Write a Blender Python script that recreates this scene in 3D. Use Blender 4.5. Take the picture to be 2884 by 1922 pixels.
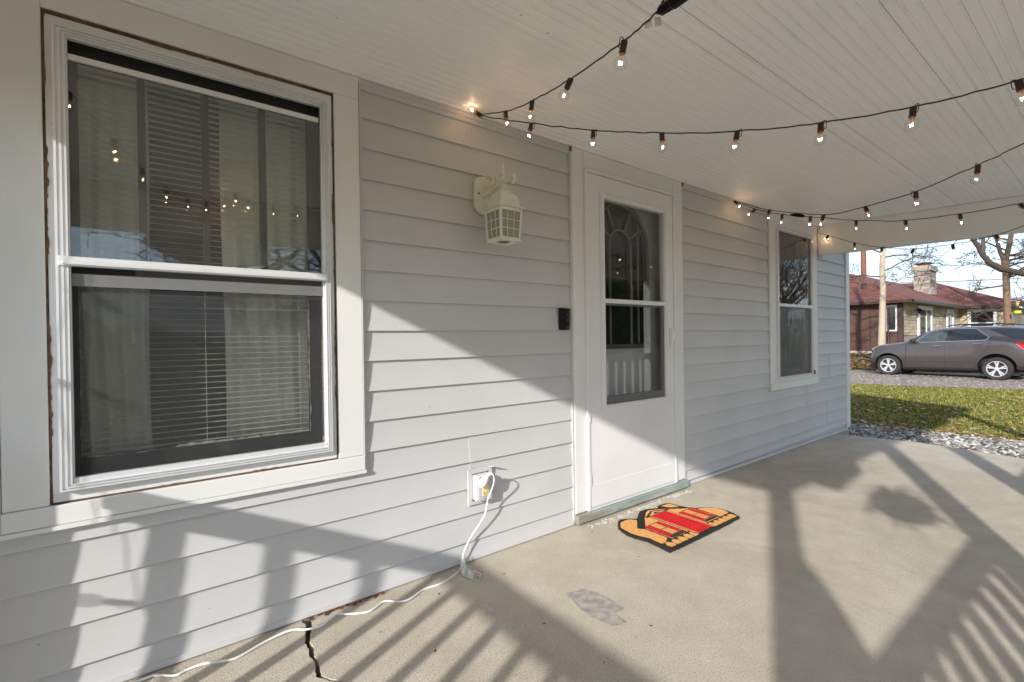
import bpy, bmesh, math, random
from mathutils import Vector, Matrix
R = math.radians
RND = random.Random(11)
sc = bpy.context.scene
for _o in list(bpy.data.objects):
    bpy.data.objects.remove(_o)

# ------------------------------------------------------------------ camera
cam_d = bpy.data.cameras.new('camera')
cam_d.sensor_width = 36.0
cam_d.lens = 16.677
cam_d.clip_start = 0.02
cam_d.clip_end = 3000.0
cam = bpy.data.objects.new('camera', cam_d)
sc.collection.objects.link(cam)
_yaw, _pit, _rol = R(37.2424), R(-0.3466), R(-0.7932)
_f = Vector((math.sin(_yaw) * math.cos(_pit), math.cos(_yaw) * math.cos(_pit), math.sin(_pit)))
_r = Vector((math.cos(_yaw), -math.sin(_yaw), 0))
_u = _r.cross(_f)
_r2 = _r * math.cos(_rol) + _u * math.sin(_rol)
_u2 = _u * math.cos(_rol) - _r * math.sin(_rol)
_m = Matrix((_r2, _u2, -_f)).transposed().to_4x4()
_m.translation = Vector((0.0, -1.9714, 1.0809))
cam.matrix_world = _m
sc.camera = cam

# ------------------------------------------------------------------ light
SUN_DIR = Vector((1.0, 0.46, -0.47)).normalized()      # the way the sunlight travels
ELEV = math.asin(-SUN_DIR.z)
world = bpy.data.worlds.new('World')
sc.world = world
world.use_nodes = True
wn = world.node_tree
wn.nodes.clear()
w_out = wn.nodes.new('ShaderNodeOutputWorld')
w_bg = wn.nodes.new('ShaderNodeBackground')
w_sky = wn.nodes.new('ShaderNodeTexSky')
w_sky.sky_type = 'NISHITA'
w_sky.sun_disc = False
w_sky.sun_elevation = ELEV
w_sky.sun_rotation = math.atan2(-SUN_DIR.x, -SUN_DIR.y)
w_sky.air_density = 1.0
w_sky.dust_density = 0.6
w_sky.ozone_density = 1.2
# thin high cloud spread over the whole sky
w_tc = wn.nodes.new('ShaderNodeTexCoord')
w_map = wn.nodes.new('ShaderNodeMapping')
w_map.inputs['Scale'].default_value = (1.0, 1.0, 3.5)
w_no = wn.nodes.new('ShaderNodeTexNoise')
w_no.inputs['Scale'].default_value = 2.6
w_no.inputs['Detail'].default_value = 7.0
w_no.inputs['Roughness'].default_value = 0.55
w_no.inputs['Distortion'].default_value = 0.4
w_rmp = wn.nodes.new('ShaderNodeMapRange')
w_rmp.inputs['From Min'].default_value = 0.36
w_rmp.inputs['From Max'].default_value = 0.66
w_rmp.inputs['To Min'].default_value = 0.5
w_rmp.inputs['To Max'].default_value = 0.93
w_mix = wn.nodes.new('ShaderNodeMix')
w_mix.data_type = 'RGBA'
w_mix.inputs['B'].default_value = (1.95, 2.25, 2.75, 1)
wn.links.new(w_tc.outputs['Generated'], w_map.inputs['Vector'])
wn.links.new(w_map.outputs['Vector'], w_no.inputs['Vector'])
wn.links.new(w_no.outputs['Fac'], w_rmp.inputs['Value'])
wn.links.new(w_rmp.outputs['Result'], w_mix.inputs['Factor'])
wn.links.new(w_sky.outputs['Color'], w_mix.inputs['A'])
wn.links.new(w_mix.outputs['Result'], w_bg.inputs['Color'])
w_bg.inputs['Strength'].default_value = 0.14
wn.links.new(w_bg.outputs['Background'], w_out.inputs['Surface'])

sun_d = bpy.data.lights.new('sun', 'SUN')
sun_d.energy = 2.15
sun_d.angle = R(1.0)
sun_d.color = (1.0, 0.955, 0.90)
sun = bpy.data.objects.new('sun', sun_d)
sun.rotation_euler = SUN_DIR.to_track_quat('-Z', 'Y').to_euler()
sun.location = (-20, -12, 14)
sc.collection.objects.link(sun)

vs = sc.view_settings
vs.view_transform = 'Standard'
vs.look = 'None'
vs.gamma = 1.0
vs.use_curve_mapping = False
vs.exposure = 1.44
sc.render.engine = 'CYCLES'
sc.cycles.use_denoising = True
sc.cycles.max_bounces = 10
sc.cycles.diffuse_bounces = 6
sc.cycles.transparent_max_bounces = 24
sc.cycles.sample_clamp_indirect = 6.0

# ------------------------------------------------------------------ helpers
COL = sc.collection
WL = {}                                              # world position of each object's origin


class MB:
    """collects shapes that become ONE mesh object"""

    def __init__(s):
        s.v = []
        s.f = []

    def add(s, vs_, fs_):
        o = len(s.v)
        s.v += [tuple(p) for p in vs_]
        s.f += [tuple(i + o for i in f) for f in fs_]
        return s

    def box(s, x0, x1, y0, y1, z0, z1):
        return s.add([(x0, y0, z0), (x1, y0, z0), (x1, y1, z0), (x0, y1, z0),
                      (x0, y0, z1), (x1, y0, z1), (x1, y1, z1), (x0, y1, z1)],
                     [(0, 3, 2, 1), (4, 5, 6, 7), (0, 1, 5, 4), (1, 2, 6, 5), (2, 3, 7, 6), (3, 0, 4, 7)])

    def cbox(s, x0, x1, y0, y1, z0, z1, b=0.003):
        """box with its vertical-face edges chamfered on the -Y side"""
        return s.prism_y([(x0, z0), (x1, z0), (x1, z1), (x0, z1)], y0 + b, y1, front=(b, y0))

    def prism_y(s, poly, y0, y1, front=None):
        n = len(poly)
        cx = sum(p[0] for p in poly) / n
        cz = sum(p[1] for p in poly) / n
        a = [(p[0], y1, p[1]) for p in poly]
        b = [(p[0], y0, p[1]) for p in poly]
        f = []
        vs_ = a + b
        for i in range(n):
            j = (i + 1) % n
            f.append((i, j, n + j, n + i))
        top = n
        if front:
            d, yf = front
            c = []
            for p in poly:
                dx, dz = p[0] - cx, p[1] - cz
                c.append((p[0] - math.copysign(d, dx), yf, p[1] - math.copysign(d, dz)))
            vs_ = vs_ + c
            for i in range(n):
                j = (i + 1) % n
                f.append((n + i, n + j, 2 * n + j, 2 * n + i))
            top = 2 * n
        f.append(tuple(range(n - 1, -1, -1)))
        f.append(tuple(top + i for i in range(n)))
        return s.add(vs_, f)

    def prism_z(s, poly, z0, z1):
        n = len(poly)
        vs_ = [(p[0], p[1], z0) for p in poly] + [(p[0], p[1], z1) for p in poly]
        f = [(i, (i + 1) % n, n + (i + 1) % n, n + i) for i in range(n)]
        f += [tuple(range(n - 1, -1, -1)), tuple(n + i for i in range(n))]
        return s.add(vs_, f)

    def extrude_x(s, sec, x0, x1, shear=None):
        """closed (y, z) section run along X; shear(x, z) -> z"""
        n = len(sec)
        sh = shear or (lambda x, z: z)
        vs_ = [(x0, y, sh(x0, z)) for y, z in sec] + [(x1, y, sh(x1, z)) for y, z in sec]
        f = [(i, (i + 1) % n, n + (i + 1) % n, n + i) for i in range(n)]
        f += [tuple(range(n - 1, -1, -1)), tuple(n + i for i in range(n))]
        return s.add(vs_, f)

    def tube(s, pts, r, n=6, cap=True):
        pts = [Vector(p) for p in pts]
        k = len(pts)
        rr = r if isinstance(r, (list, tuple)) else [r] * k
        o = len(s.v)
        prev = None
        for i, p in enumerate(pts):
            if i == 0:
                t = pts[1] - pts[0]
            elif i == k - 1:
                t = pts[-1] - pts[-2]
            else:
                t = pts[i + 1] - pts[i - 1]
            if t.length < 1e-9:
                t = Vector((0, 0, 1))
            t.normalize()
            if prev is None:
                a = t.cross(Vector((0, 0, 1)))
                if a.length < 0.1:
                    a = t.cross(Vector((1, 0, 0)))
                a.normalize()
            else:
                a = prev - t * prev.dot(t)
                if a.length < 1e-6:
                    a = t.orthogonal()
                a.normalize()
            prev = a
            b = t.cross(a)
            for j in range(n):
                q = 2 * math.pi * j / n
                s.v.append(tuple(p + (a * math.cos(q) + b * math.sin(q)) * rr[i]))
        for i in range(k - 1):
            for j in range(n):
                j2 = (j + 1) % n
                s.f.append((o + i * n + j, o + i * n + j2, o + (i + 1) * n + j2, o + (i + 1) * n + j))
        if cap:
            s.f.append(tuple(o + j for j in range(n - 1, -1, -1)))
            s.f.append(tuple(o + (k - 1) * n + j for j in range(n)))
        return s

    def lathe(s, prof, n=16, c=(0, 0, 0), axis='z', ph=0.0, cap=True):
        """prof: (radius, height) pairs"""
        o = len(s.v)
        for r, h in prof:
            for j in range(n):
                q = 2 * math.pi * j / n + ph
                a, b = r * math.cos(q), r * math.sin(q)
                p = {'z': (a, b, h), 'y': (a, h, b), 'x': (h, a, b)}[axis]
                s.v.append((p[0] + c[0], p[1] + c[1], p[2] + c[2]))
        for i in range(len(prof) - 1):
            for j in range(n):
                j2 = (j + 1) % n
                s.f.append((o + i * n + j, o + i * n + j2, o + (i + 1) * n + j2, o + (i + 1) * n + j))
        if cap:
            s.f.append(tuple(o + j for j in range(n - 1, -1, -1)))
            s.f.append(tuple(o + (len(prof) - 1) * n + j for j in range(n)))
        return s

    def mesh(s, name, smooth=False, angle=None):
        me = bpy.data.meshes.new(name)
        me.from_pydata(s.v, [], s.f)
        bm = bmesh.new()
        bm.from_mesh(me)
        bmesh.ops.recalc_face_normals(bm, faces=bm.faces)
        bm.to_mesh(me)
        bm.free()
        if smooth:
            me.polygons.foreach_set('use_smooth', [True] * len(me.polygons))
            me.set_sharp_from_angle(angle=R(angle if angle else 40))
        me.update()
        return me


def world_loc(o):
    return WL.get(o.name, Vector((0, 0, 0))) if o else Vector((0, 0, 0))


def link(name, data, parent=None, loc=(0, 0, 0), local=False):
    """loc is a WORLD position unless local"""
    o = bpy.data.objects.new(name, data)
    COL.objects.link(o)
    loc = Vector(loc)
    if parent is not None:
        o.parent = parent
        o.location = loc if local else loc - world_loc(parent)
        WL[o.name] = loc
    else:
        o.location = loc
        WL[o.name] = loc
    return o


def obj(name, mb, mat, parent=None, smooth=False, angle=None, loc=(0, 0, 0), local=False):
    me = mb.mesh(name, smooth, angle) if isinstance(mb, MB) else mb
    if mat is not None and len(me.materials) == 0:
        for m in (mat if isinstance(mat, (list, tuple)) else [mat]):
            me.materials.append(m)
    return link(name, me, parent, loc, local)


def tag(o, label=None, cat=None, group=None, kind=None):
    if label:
        o['label'] = label
    if cat:
        o['category'] = cat
    if group:
        o['group'] = group
    if kind:
        o['kind'] = kind
    return o


def thing(name, label, cat, loc=(0, 0, 0), group=None):
    o = link(name, None, None, loc)
    o.empty_display_size = 0.2
    return tag(o, label, cat, group)


def bevel(o, w=0.003, seg=2):
    m = o.modifiers.new('bevel', 'BEVEL')
    m.width = w
    m.segments = seg
    m.limit_method = 'ANGLE'
    return o


# ------------------------------------------------------------------ materials
def nmat(name):
    m = bpy.data.materials.new(name)
    m.use_nodes = True
    nt = m.node_tree
    b = nt.nodes['Principled BSDF']
    tc = nt.nodes.new('ShaderNodeTexCoord')
    return m, nt, b, tc


def ncoord(nt, tc, scale=(1, 1, 1), rot=(0, 0, 0)):
    mp = nt.nodes.new('ShaderNodeMapping')
    mp.inputs['Scale'].default_value = scale
    mp.inputs['Rotation'].default_value = rot
    nt.links.new(tc.outputs['Object'], mp.inputs['Vector'])
    return mp.outputs['Vector']


def nnoise(nt, vec, scale, detail=4, rough=0.55, dist=0.0):
    n = nt.nodes.new('ShaderNodeTexNoise')
    n.inputs['Scale'].default_value = scale
    n.inputs['Detail'].default_value = detail
    n.inputs['Roughness'].default_value = rough
    n.inputs['Distortion'].default_value = dist
    nt.links.new(vec, n.inputs['Vector'])
    return n.outputs['Fac']


def nramp(nt, fac, stops):
    r = nt.nodes.new('ShaderNodeValToRGB')
    e = r.color_ramp.elements
    while len(e) < len(stops):
        e.new(0.5)
    for k, (p, c) in enumerate(stops):
        e[k].position = p
        e[k].color = (c[0], c[1], c[2], 1) if isinstance(c, (tuple, list)) else (c, c, c, 1)
    nt.links.new(fac, r.inputs['Fac'])
    return r.outputs['Color']


def nmix(nt, fac, a, b, blend='MIX'):
    m = nt.nodes.new('ShaderNodeMix')
    m.data_type = 'RGBA'
    m.blend_type = blend
    for s_, v in (('Factor', fac), ('A', a), ('B', b)):
        if isinstance(v, (int, float)):
            m.inputs[s_].default_value = v if s_ == 'Factor' else (v, v, v, 1)
        elif isinstance(v, (tuple, list)):
            m.inputs[s_].default_value = (v[0], v[1], v[2], 1)
        else:
            nt.links.new(v, m.inputs[s_])
    return m.outputs['Result']


def nbump(nt, b, h, strength=0.3, dist=0.01):
    bp = nt.nodes.new('ShaderNodeBump')
    bp.inputs['Strength'].default_value = strength
    bp.inputs['Distance'].default_value = dist
    nt.links.new(h, bp.inputs['Height'])
    nt.links.new(bp.outputs['Normal'], b.inputs['Normal'])


def simple(name, col, rough=0.6, var=0.12, scale=6.0, bump=0.0, bscale=60.0, metal=0.0, stretch=(1, 1, 1), spec=0.5, coat=0.0):
    """plain colour with blotchy variation and fine relief"""
    m, nt, b, tc = nmat(name)
    v = ncoord(nt, tc, stretch)
    n = nnoise(nt, v, scale, 6, 0.6)
    lo = tuple(c * (1 - var) for c in col)
    hi = tuple(min(1, c * (1 + var)) for c in col)
    nt.links.new(nramp(nt, n, [(0.3, lo), (0.7, hi)]), b.inputs['Base Color'])
    b.inputs['Roughness'].default_value = rough
    b.inputs['Metallic'].default_value = metal
    b.inputs['Specular IOR Level'].default_value = spec
    b.inputs['Coat Weight'].default_value = coat
    if bump:
        nbump(nt, b, nnoise(nt, v, bscale, 5, 0.6), bump, 0.004)
    return m


def weathered(name, col, dirt, amount=0.3, rough=0.5, stretch=(1, 1, 1), scale=7.0, bump=0.05, bscale=90, spec=0.4, speck=True):
    """painted surface: faint blotches, grime streaks, small dark specks"""
    m, nt, b, tc = nmat(name)
    v = ncoord(nt, tc, stretch)
    v0 = ncoord(nt, tc)
    n1 = nnoise(nt, v, scale, 8, 0.65, 0.3)
    n2 = nnoise(nt, v0, 2.1, 3, 0.5)
    c1 = nramp(nt, n2, [(0.3, tuple(c * 0.95 for c in col)), (0.7, tuple(min(1, c * 1.04) for c in col))])
    k = nramp(nt, n1, [(0.60, 0.0), (0.80, 1.0)])
    kk = nt.nodes.new('ShaderNodeMath')
    kk.operation = 'MULTIPLY'
    kk.inputs[1].default_value = amount
    nt.links.new(k, kk.inputs[0])
    c2 = nmix(nt, kk.outputs[0], c1, dirt)
    if speck:
        n3 = nnoise(nt, v0, 38.0, 2, 0.5)
        c2 = nmix(nt, nramp(nt, n3, [(0.765, 0.0), (0.80, 0.55)]), c2, tuple(c * 0.35 for c in dirt))
    nt.links.new(c2, b.inputs['Base Color'])
    b.inputs['Roughness'].default_value = rough
    b.inputs['Specular IOR Level'].default_value = spec
    if bump:
        nbump(nt, b, nmix(nt, 0.5, nnoise(nt, v, bscale, 4, 0.6), nnoise(nt, v0, 2.6, 2, 0.5)), bump * 1.6, 0.006)
    return m


def glass(name, tint=(1, 1, 1), ior=1.5, rough=0.0, haze=0.0, hazecol=(0.5, 0.5, 0.5)):
    m = bpy.data.materials.new(name)
    m.use_nodes = True
    nt = m.node_tree
    nt.nodes.clear()
    out = nt.nodes.new('ShaderNodeOutputMaterial')
    tr = nt.nodes.new('ShaderNodeBsdfTransparent')
    tr.inputs['Color'].default_value = (*tint, 1)
    gl = nt.nodes.new('ShaderNodeBsdfGlossy')
    gl.inputs['Roughness'].default_value = rough
    # Schlick reflectance, the same from both sides of the thin sheet
    ge = nt.nodes.new('ShaderNodeNewGeometry')
    dt = nt.nodes.new('ShaderNodeVectorMath')
    dt.operation = 'DOT_PRODUCT'
    nt.links.new(ge.outputs['Incoming'], dt.inputs[0])
    nt.links.new(ge.outputs['Normal'], dt.inputs[1])

    def mth(op, a, b_=None, clamp=False):
        n_ = nt.nodes.new('ShaderNodeMath')
        n_.operation = op
        n_.use_clamp = clamp
        for k_, v_ in enumerate((a, b_)):
            if v_ is None:
                continue
            if isinstance(v_, (int, float)):
                n_.inputs[k_].default_value = v_
            else:
                nt.links.new(v_, n_.inputs[k_])
        return n_.outputs[0]
    f0 = ((ior - 1) / (ior + 1)) ** 2
    ab = mth('ABSOLUTE', dt.outputs['Value'])
    p5 = mth('POWER', mth('SUBTRACT', 1.0, ab, True), 5.0)
    fac = mth('ADD', mth('MULTIPLY', p5, 1 - f0), f0, True)
    mx = nt.nodes.new('ShaderNodeMixShader')
    base = tr.outputs[0]
    if haze > 0:
        df = nt.nodes.new('ShaderNodeBsdfDiffuse')
        df.inputs['Color'].default_value = (*hazecol, 1)
        m2 = nt.nodes.new('ShaderNodeMixShader')
        m2.inputs[0].default_value = haze
        nt.links.new(tr.outputs[0], m2.inputs[1])
        nt.links.new(df.outputs[0], m2.inputs[2])
        base = m2.outputs[0]
    nt.links.new(fac, mx.inputs[0])
    nt.links.new(base, mx.inputs[1])
    nt.links.new(gl.outputs[0], mx.inputs[2])
    nt.links.new(mx.outputs[0], out.inputs['Surface'])
    return m


def emit(name, col, strength):
    m = bpy.data.materials.new(name)
    m.use_nodes = True
    nt = m.node_tree
    nt.nodes.clear()
    out = nt.nodes.new('ShaderNodeOutputMaterial')
    e = nt.nodes.new('ShaderNodeEmission')
    e.inputs['Color'].default_value = (*col, 1)
    e.inputs['Strength'].default_value = strength
    nt.links.new(e.outputs[0], out.inputs['Surface'])
    return m


M = {}
M['siding'] = weathered('siding vinyl', (0.53, 0.53, 0.532), (0.40, 0.38, 0.345), 0.3, 0.5, (0.35, 1, 3.0), 5.0, 0.10, 70)
M['trim'] = weathered('painted trim', (0.72, 0.725, 0.71), (0.42, 0.39, 0.33), 0.18, 0.45, (1, 1, 0.6), 4.0, 0.05, 60)
M['white_metal'] = weathered('white enamel', (0.73, 0.73, 0.735), (0.5, 0.48, 0.45), 0.15, 0.35, (1, 1, 0.4), 6.0, 0.03, 90)
M['alu'] = simple('storm aluminium', (0.72, 0.725, 0.74), 0.35, 0.05, 8, 0.05, 120, 0.25)
M['screen_rail'] = simple('screen rail grey', (0.17, 0.17, 0.175), 0.5, 0.06, 20, 0.1, 200)
M['caulk'] = simple('old caulk', (0.13, 0.075, 0.038), 0.8, 0.6, 30, 0.5, 80)
M['dark_gap'] = simple('dark gap', (0.012, 0.011, 0.010), 0.9, 0.2)
M['sash_dark'] = weathered('dark sash paint', (0.035, 0.036, 0.035), (0.35, 0.34, 0.31), 0.25, 0.5, (1, 1, 1), 12, 0.2, 80, speck=False)
M['putty'] = simple('peeling putty', (0.55, 0.53, 0.48), 0.8, 0.35, 60, 0.6, 90)
M['blind'] = simple('blind slat', (0.78, 0.78, 0.72), 0.5, 0.05)
M['curtain'] = simple('curtain cloth', (0.78, 0.78, 0.71), 0.9, 0.10, 9, 0.2, 40)
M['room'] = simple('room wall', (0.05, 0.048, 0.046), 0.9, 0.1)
M['glass'] = glass('window glass', (0.97, 0.98, 0.975), 1.80)
M['door_glass'] = glass('storm door glass', (0.97, 0.98, 0.975), 1.5)
M['glass_in'] = glass('inner window glass', (0.965, 0.975, 0.965), 1.45, 0.0, 0.015)
M['screen'] = glass('insect screen', (0.94, 0.94, 0.94), 1.02, 0.4, 0.15, (0.12, 0.12, 0.12))


def ceiling_mat():
    m, nt, b, tc = nmat('beadboard paint')
    v = ncoord(nt, tc, (1.1, 26, 1))
    n1 = nnoise(nt, v, 2.0, 6, 0.6, 0.2)
    v0 = ncoord(nt, tc)
    n2 = nnoise(nt, v0, 1.3, 3, 0.5)
    n3 = nnoise(nt, v0, 30, 2, 0.5)
    c = nramp(nt, n2, [(0.3, (0.80, 0.805, 0.805)), (0.7, (0.86, 0.865, 0.865))])
    c = nmix(nt, nramp(nt, n1, [(0.66, 0.0), (0.74, 0.30)]), c, (0.47, 0.42, 0.33))
    c = nmix(nt, nramp(nt, n1, [(0.745, 0.0), (0.79, 0.7)]), c, (0.20, 0.18, 0.14))
    c = nmix(nt, nramp(nt, n3, [(0.77, 0.0), (0.80, 0.6)]), c, (0.18, 0.16, 0.13))
    nt.links.new(c, b.inputs['Base Color'])
    b.inputs['Roughness'].default_value = 0.42
    nbump(nt, b, nnoise(nt, v, 6, 4, 0.6), 0.12, 0.003)
    return m


def concrete_mat():
    m, nt, b, tc = nmat('porch concrete')
    v0 = ncoord(nt, tc)
    big = nnoise(nt, v0, 1.1, 6, 0.6, 0.5)
    mid = nnoise(nt, v0, 6, 6, 0.65, 0.2)
    fine = nnoise(nt, v0, 150, 3, 0.7)
    grit = nnoise(nt, v0, 210, 2, 0.6)
    broom = nnoise(nt, ncoord(nt, tc, (9, 160, 1), (0, 0, R(72))), 3, 3, 0.6)
    c = nramp(nt, big, [(0.28, (0.455, 0.40, 0.32)), (0.5, (0.54, 0.48, 0.388)), (0.75, (0.60, 0.54, 0.44))])
    c = nmix(nt, 0.55, c, nramp(nt, mid, [(0.3, (0.43, 0.375, 0.297)), (0.7, (0.61, 0.55, 0.455))]))
    st = nnoise(nt, v0, 0.7, 8, 0.7, 1.2)
    c = nmix(nt, nramp(nt, st, [(0.52, 0.0), (0.60, 0.38), (0.66, 0.1)]), c, (0.38, 0.33, 0.262))
    st2 = nnoise(nt, ncoord(nt, tc, (1, 1, 1), (0, 0, 2.1)), 2.3, 7, 0.7, 0.8)
    c = nmix(nt, nramp(nt, st2, [(0.58, 0.0), (0.70, 0.35)]), c, (0.66, 0.615, 0.535))
    # bare aggregate, most of it near the cracked end
    sep = nt.nodes.new('ShaderNodeSeparateXYZ')
    nt.links.new(v0, sep.inputs[0])
    reg = nt.nodes.new('ShaderNodeMapRange')
    reg.inputs['From Min'].default_value = 2.6
    reg.inputs['From Max'].default_value = 0.6
    reg.inputs['To Min'].default_value = 0.12
    reg.inputs['To Max'].default_value = 0.8
    nt.links.new(sep.outputs['X'], reg.inputs['Value'])
    pit = nramp(nt, fine, [(0.52, 0.0), (0.64, 0.95)])
    mu = nt.nodes.new('ShaderNodeMath')
    mu.operation = 'MULTIPLY'
    nt.links.new(reg.outputs['Result'], mu.inputs[0])
    nt.links.new(pit, mu.inputs[1])
    c = nmix(nt, mu.outputs[0], c, (0.25, 0.22, 0.175))
    lt = nramp(nt, grit, [(0.56, 0.0), (0.68, 0.8)])
    mu2 = nt.nodes.new('ShaderNodeMath')
    mu2.operation = 'MULTIPLY'
    nt.links.new(reg.outputs['Result'], mu2.inputs[0])
    nt.links.new(lt, mu2.inputs[1])
    c = nmix(nt, mu2.outputs[0], c, (0.74, 0.70, 0.63))
    sp = nnoise(nt, v0, 55, 2, 0.5)
    c = nmix(nt, nramp(nt, sp, [(0.775, 0.0), (0.80, 0.7)]), c, (0.11, 0.085, 0.06))
    sp2 = nnoise(nt, ncoord(nt, tc, (1, 1, 1), (0, 0, 1)), 34, 2, 0.5)
    c = nmix(nt, nramp(nt, sp2, [(0.775, 0.0), (0.79, 0.7)]), c, (0.72, 0.70, 0.66))
    nt.links.new(c, b.inputs['Base Color'])
    b.inputs['Roughness'].default_value = 0.85
    b.inputs['Specular IOR Level'].default_value = 0.25
    h = nmix(nt, 0.45, fine, broom)
    nbump(nt, b, h, 0.8, 0.008)
    return m


M['ceiling'] = ceiling_mat()
M['concrete'] = concrete_mat()
M['patch'] = simple('concrete patch', (0.36, 0.33, 0.295), 0.85, 0.35, 22, 0.5, 300)
M['soil'] = simple('crack soil', (0.10, 0.075, 0.05), 0.95, 0.5, 30, 0.8, 60)
M['lantern'] = weathered('lantern paint', (0.70, 0.685, 0.585), (0.34, 0.28, 0.19), 0.55, 0.45, (1, 1, 1), 22, 0.1, 80)
M['frost'] = simple('frosted pane', (0.27, 0.30, 0.26), 0.35, 0.08, 12)
M['black_plastic'] = simple('black plastic', (0.007, 0.007, 0.007), 0.45, 0.2, spec=0.12)
M['brown_plastic'] = simple('brown socket', (0.030, 0.017, 0.011), 0.5, 0.2)
M['cord_dark'] = simple('dark cord', (0.010, 0.012, 0.010), 0.5, 0.2)
M['copper'] = simple('bulb base', (0.55, 0.22, 0.06), 0.35, 0.1, 6, 0, 60, 0.9)
M['bulb'] = glass('bulb glass', (0.97, 0.97, 0.96), 1.5)
M['filament'] = emit('filament', (1.0, 0.56, 0.28), 190.0)
M['cord_white'] = simple('white cord', (0.80, 0.80, 0.78), 0.4, 0.04)
M['plug_white'] = simple('white plug', (0.82, 0.82, 0.80), 0.35, 0.03)
M['almond'] = simple('almond outlet', (0.78, 0.62, 0.31), 0.35, 0.05)
M['plate_grey'] = simple('outlet plate', (0.48, 0.48, 0.52), 0.45, 0.06)
M['paper'] = simple('paper tag', (0.62, 0.62, 0.60), 0.7, 0.05)
M['ink'] = simple('tag print', (0.05, 0.05, 0.05), 0.7, 0.05)
M['ink_red'] = simple('tag red print', (0.55, 0.05, 0.05), 0.7, 0.05)
M['coir'] = simple('tan coir', (0.72, 0.38, 0.125), 0.95, 0.28, 160, 0.8, 420)
M['coir_black'] = simple('black coir', (0.018, 0.016, 0.013), 0.95, 0.6, 160, 0.9, 420)
M['coir_red'] = simple('red coir', (0.62, 0.010, 0.018), 0.95, 0.22, 160, 0.8, 420)


def threshold_mat():
    m, nt, b, tc = nmat('worn green threshold')
    v = ncoord(nt, tc, (0.35, 2.0, 2.5))
    n1 = nnoise(nt, v, 14, 8, 0.7, 0.6)
    n2 = nnoise(nt, v, 5, 6, 0.65, 0.4)
    c = nramp(nt, n1, [(0.30, (0.19, 0.255, 0.225)), (0.46, (0.27, 0.325, 0.295)), (0.56, (0.34, 0.37, 0.34)), (0.70, (0.44, 0.43, 0.40))])
    c = nmix(nt, nramp(nt, n2, [(0.47, 0.0), (0.58, 0.85)]), c, (0.24, 0.20, 0.165))
    c = nmix(nt, nramp(nt, nnoise(nt, v, 33, 4, 0.6), [(0.60, 0.0), (0.68, 0.6)]), c, (0.09, 0.08, 0.07))
    nt.links.new(c, b.inputs['Base Color'])
    b.inputs['Roughness'].default_value = 0.85
    nbump(nt, b, n1, 0.8, 0.008)
    return m


M['threshold'] = threshold_mat()
M['leaf'] = simple('fallen leaf', (0.24, 0.10, 0.035), 0.85, 0.5, 15)
M['leaf_pale'] = simple('pale fallen leaf', (0.42, 0.34, 0.24), 0.85, 0.4, 15)

# ================================================================== THE SETTING
def gz(x):
    """height of the yard: falls from the porch to the drive, climbs to the neighbour's house"""
    if x < 6.3:
        return -0.15
    if x < 20:
        return -0.15 - 0.29 * (x - 6.3) / 13.7
    if x < 24:
        return -0.44
    if x < 28:
        return -0.44 + 0.52 * (x - 24) / 4
    return 0.08


def lawn_mat():
    m, nt, b, tc = nmat('lawn')
    v0 = ncoord(nt, tc)
    n1 = nnoise(nt, v0, 0.9, 6, 0.65, 0.4)
    n2 = nnoise(nt, v0, 14, 5, 0.7)
    c = nramp(nt, n1, [(0.30, (0.075, 0.095, 0.022)), (0.48, (0.13, 0.135, 0.035)), (0.62, (0.20, 0.165, 0.065)), (0.75, (0.11, 0.135, 0.03))])
    c = nmix(nt, nramp(nt, n2, [(0.42, 0.0), (0.72, 0.7)]), c, (0.26, 0.21, 0.11))
    nt.links.new(c, b.inputs['Base Color'])
    b.inputs['Roughness'].default_value = 0.95
    b.inputs['Specular IOR Level'].default_value = 0.1
    nbump(nt, b, nnoise(nt, v0, 40, 5, 0.7), 0.8, 0.04)
    return m


def gravel_mat(name, a, bcol, ccol, sc_=55):
    m, nt, b, tc = nmat(name)
    v0 = ncoord(nt, tc)
    vo = nt.nodes.new('ShaderNodeTexVoronoi')
    vo.inputs['Scale'].default_value = sc_
    nt.links.new(v0, vo.inputs['Vector'])
    sep = nt.nodes.new('ShaderNodeSeparateColor')
    nt.links.new(vo.outputs['Color'], sep.inputs[0])
    n1 = nnoise(nt, v0, 1.5, 5, 0.6)
    c = nramp(nt, sep.outputs[0], [(0.1, a), (0.5, bcol), (0.9, ccol)])
    c = nmix(nt, nramp(nt, n1, [(0.45, 0.0), (0.75, 0.6)]), c, tuple(x * 0.55 for x in a))
    nt.links.new(c, b.inputs['Base Color'])
    b.inputs['Roughness'].default_value = 0.9
    nbump(nt, b, vo.outputs['Distance'], 0.9, 0.02)
    return m


M['lawn'] = lawn_mat()
M['gravel'] = gravel_mat('gravel bed', (0.15, 0.15, 0.155), (0.32, 0.31, 0.305), (0.50, 0.49, 0.47), 40)
M['drive'] = gravel_mat('drive gravel', (0.17, 0.135, 0.115), (0.27, 0.22, 0.19), (0.38, 0.325, 0.29), 30)


def vcol_mat(name, stops, rough=0.9, seed_scale=1.0):
    """colour picked per loose piece"""
    m, nt, b, tc = nmat(name)
    ge = nt.nodes.new('ShaderNodeNewGeometry')
    c = nramp(nt, ge.outputs['Random Per Island'], stops)
    nt.links.new(c, b.inputs['Base Color'])
    b.inputs['Roughness'].default_value = rough
    b.inputs['Specular IOR Level'].default_value = 0.2
    return m


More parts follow.
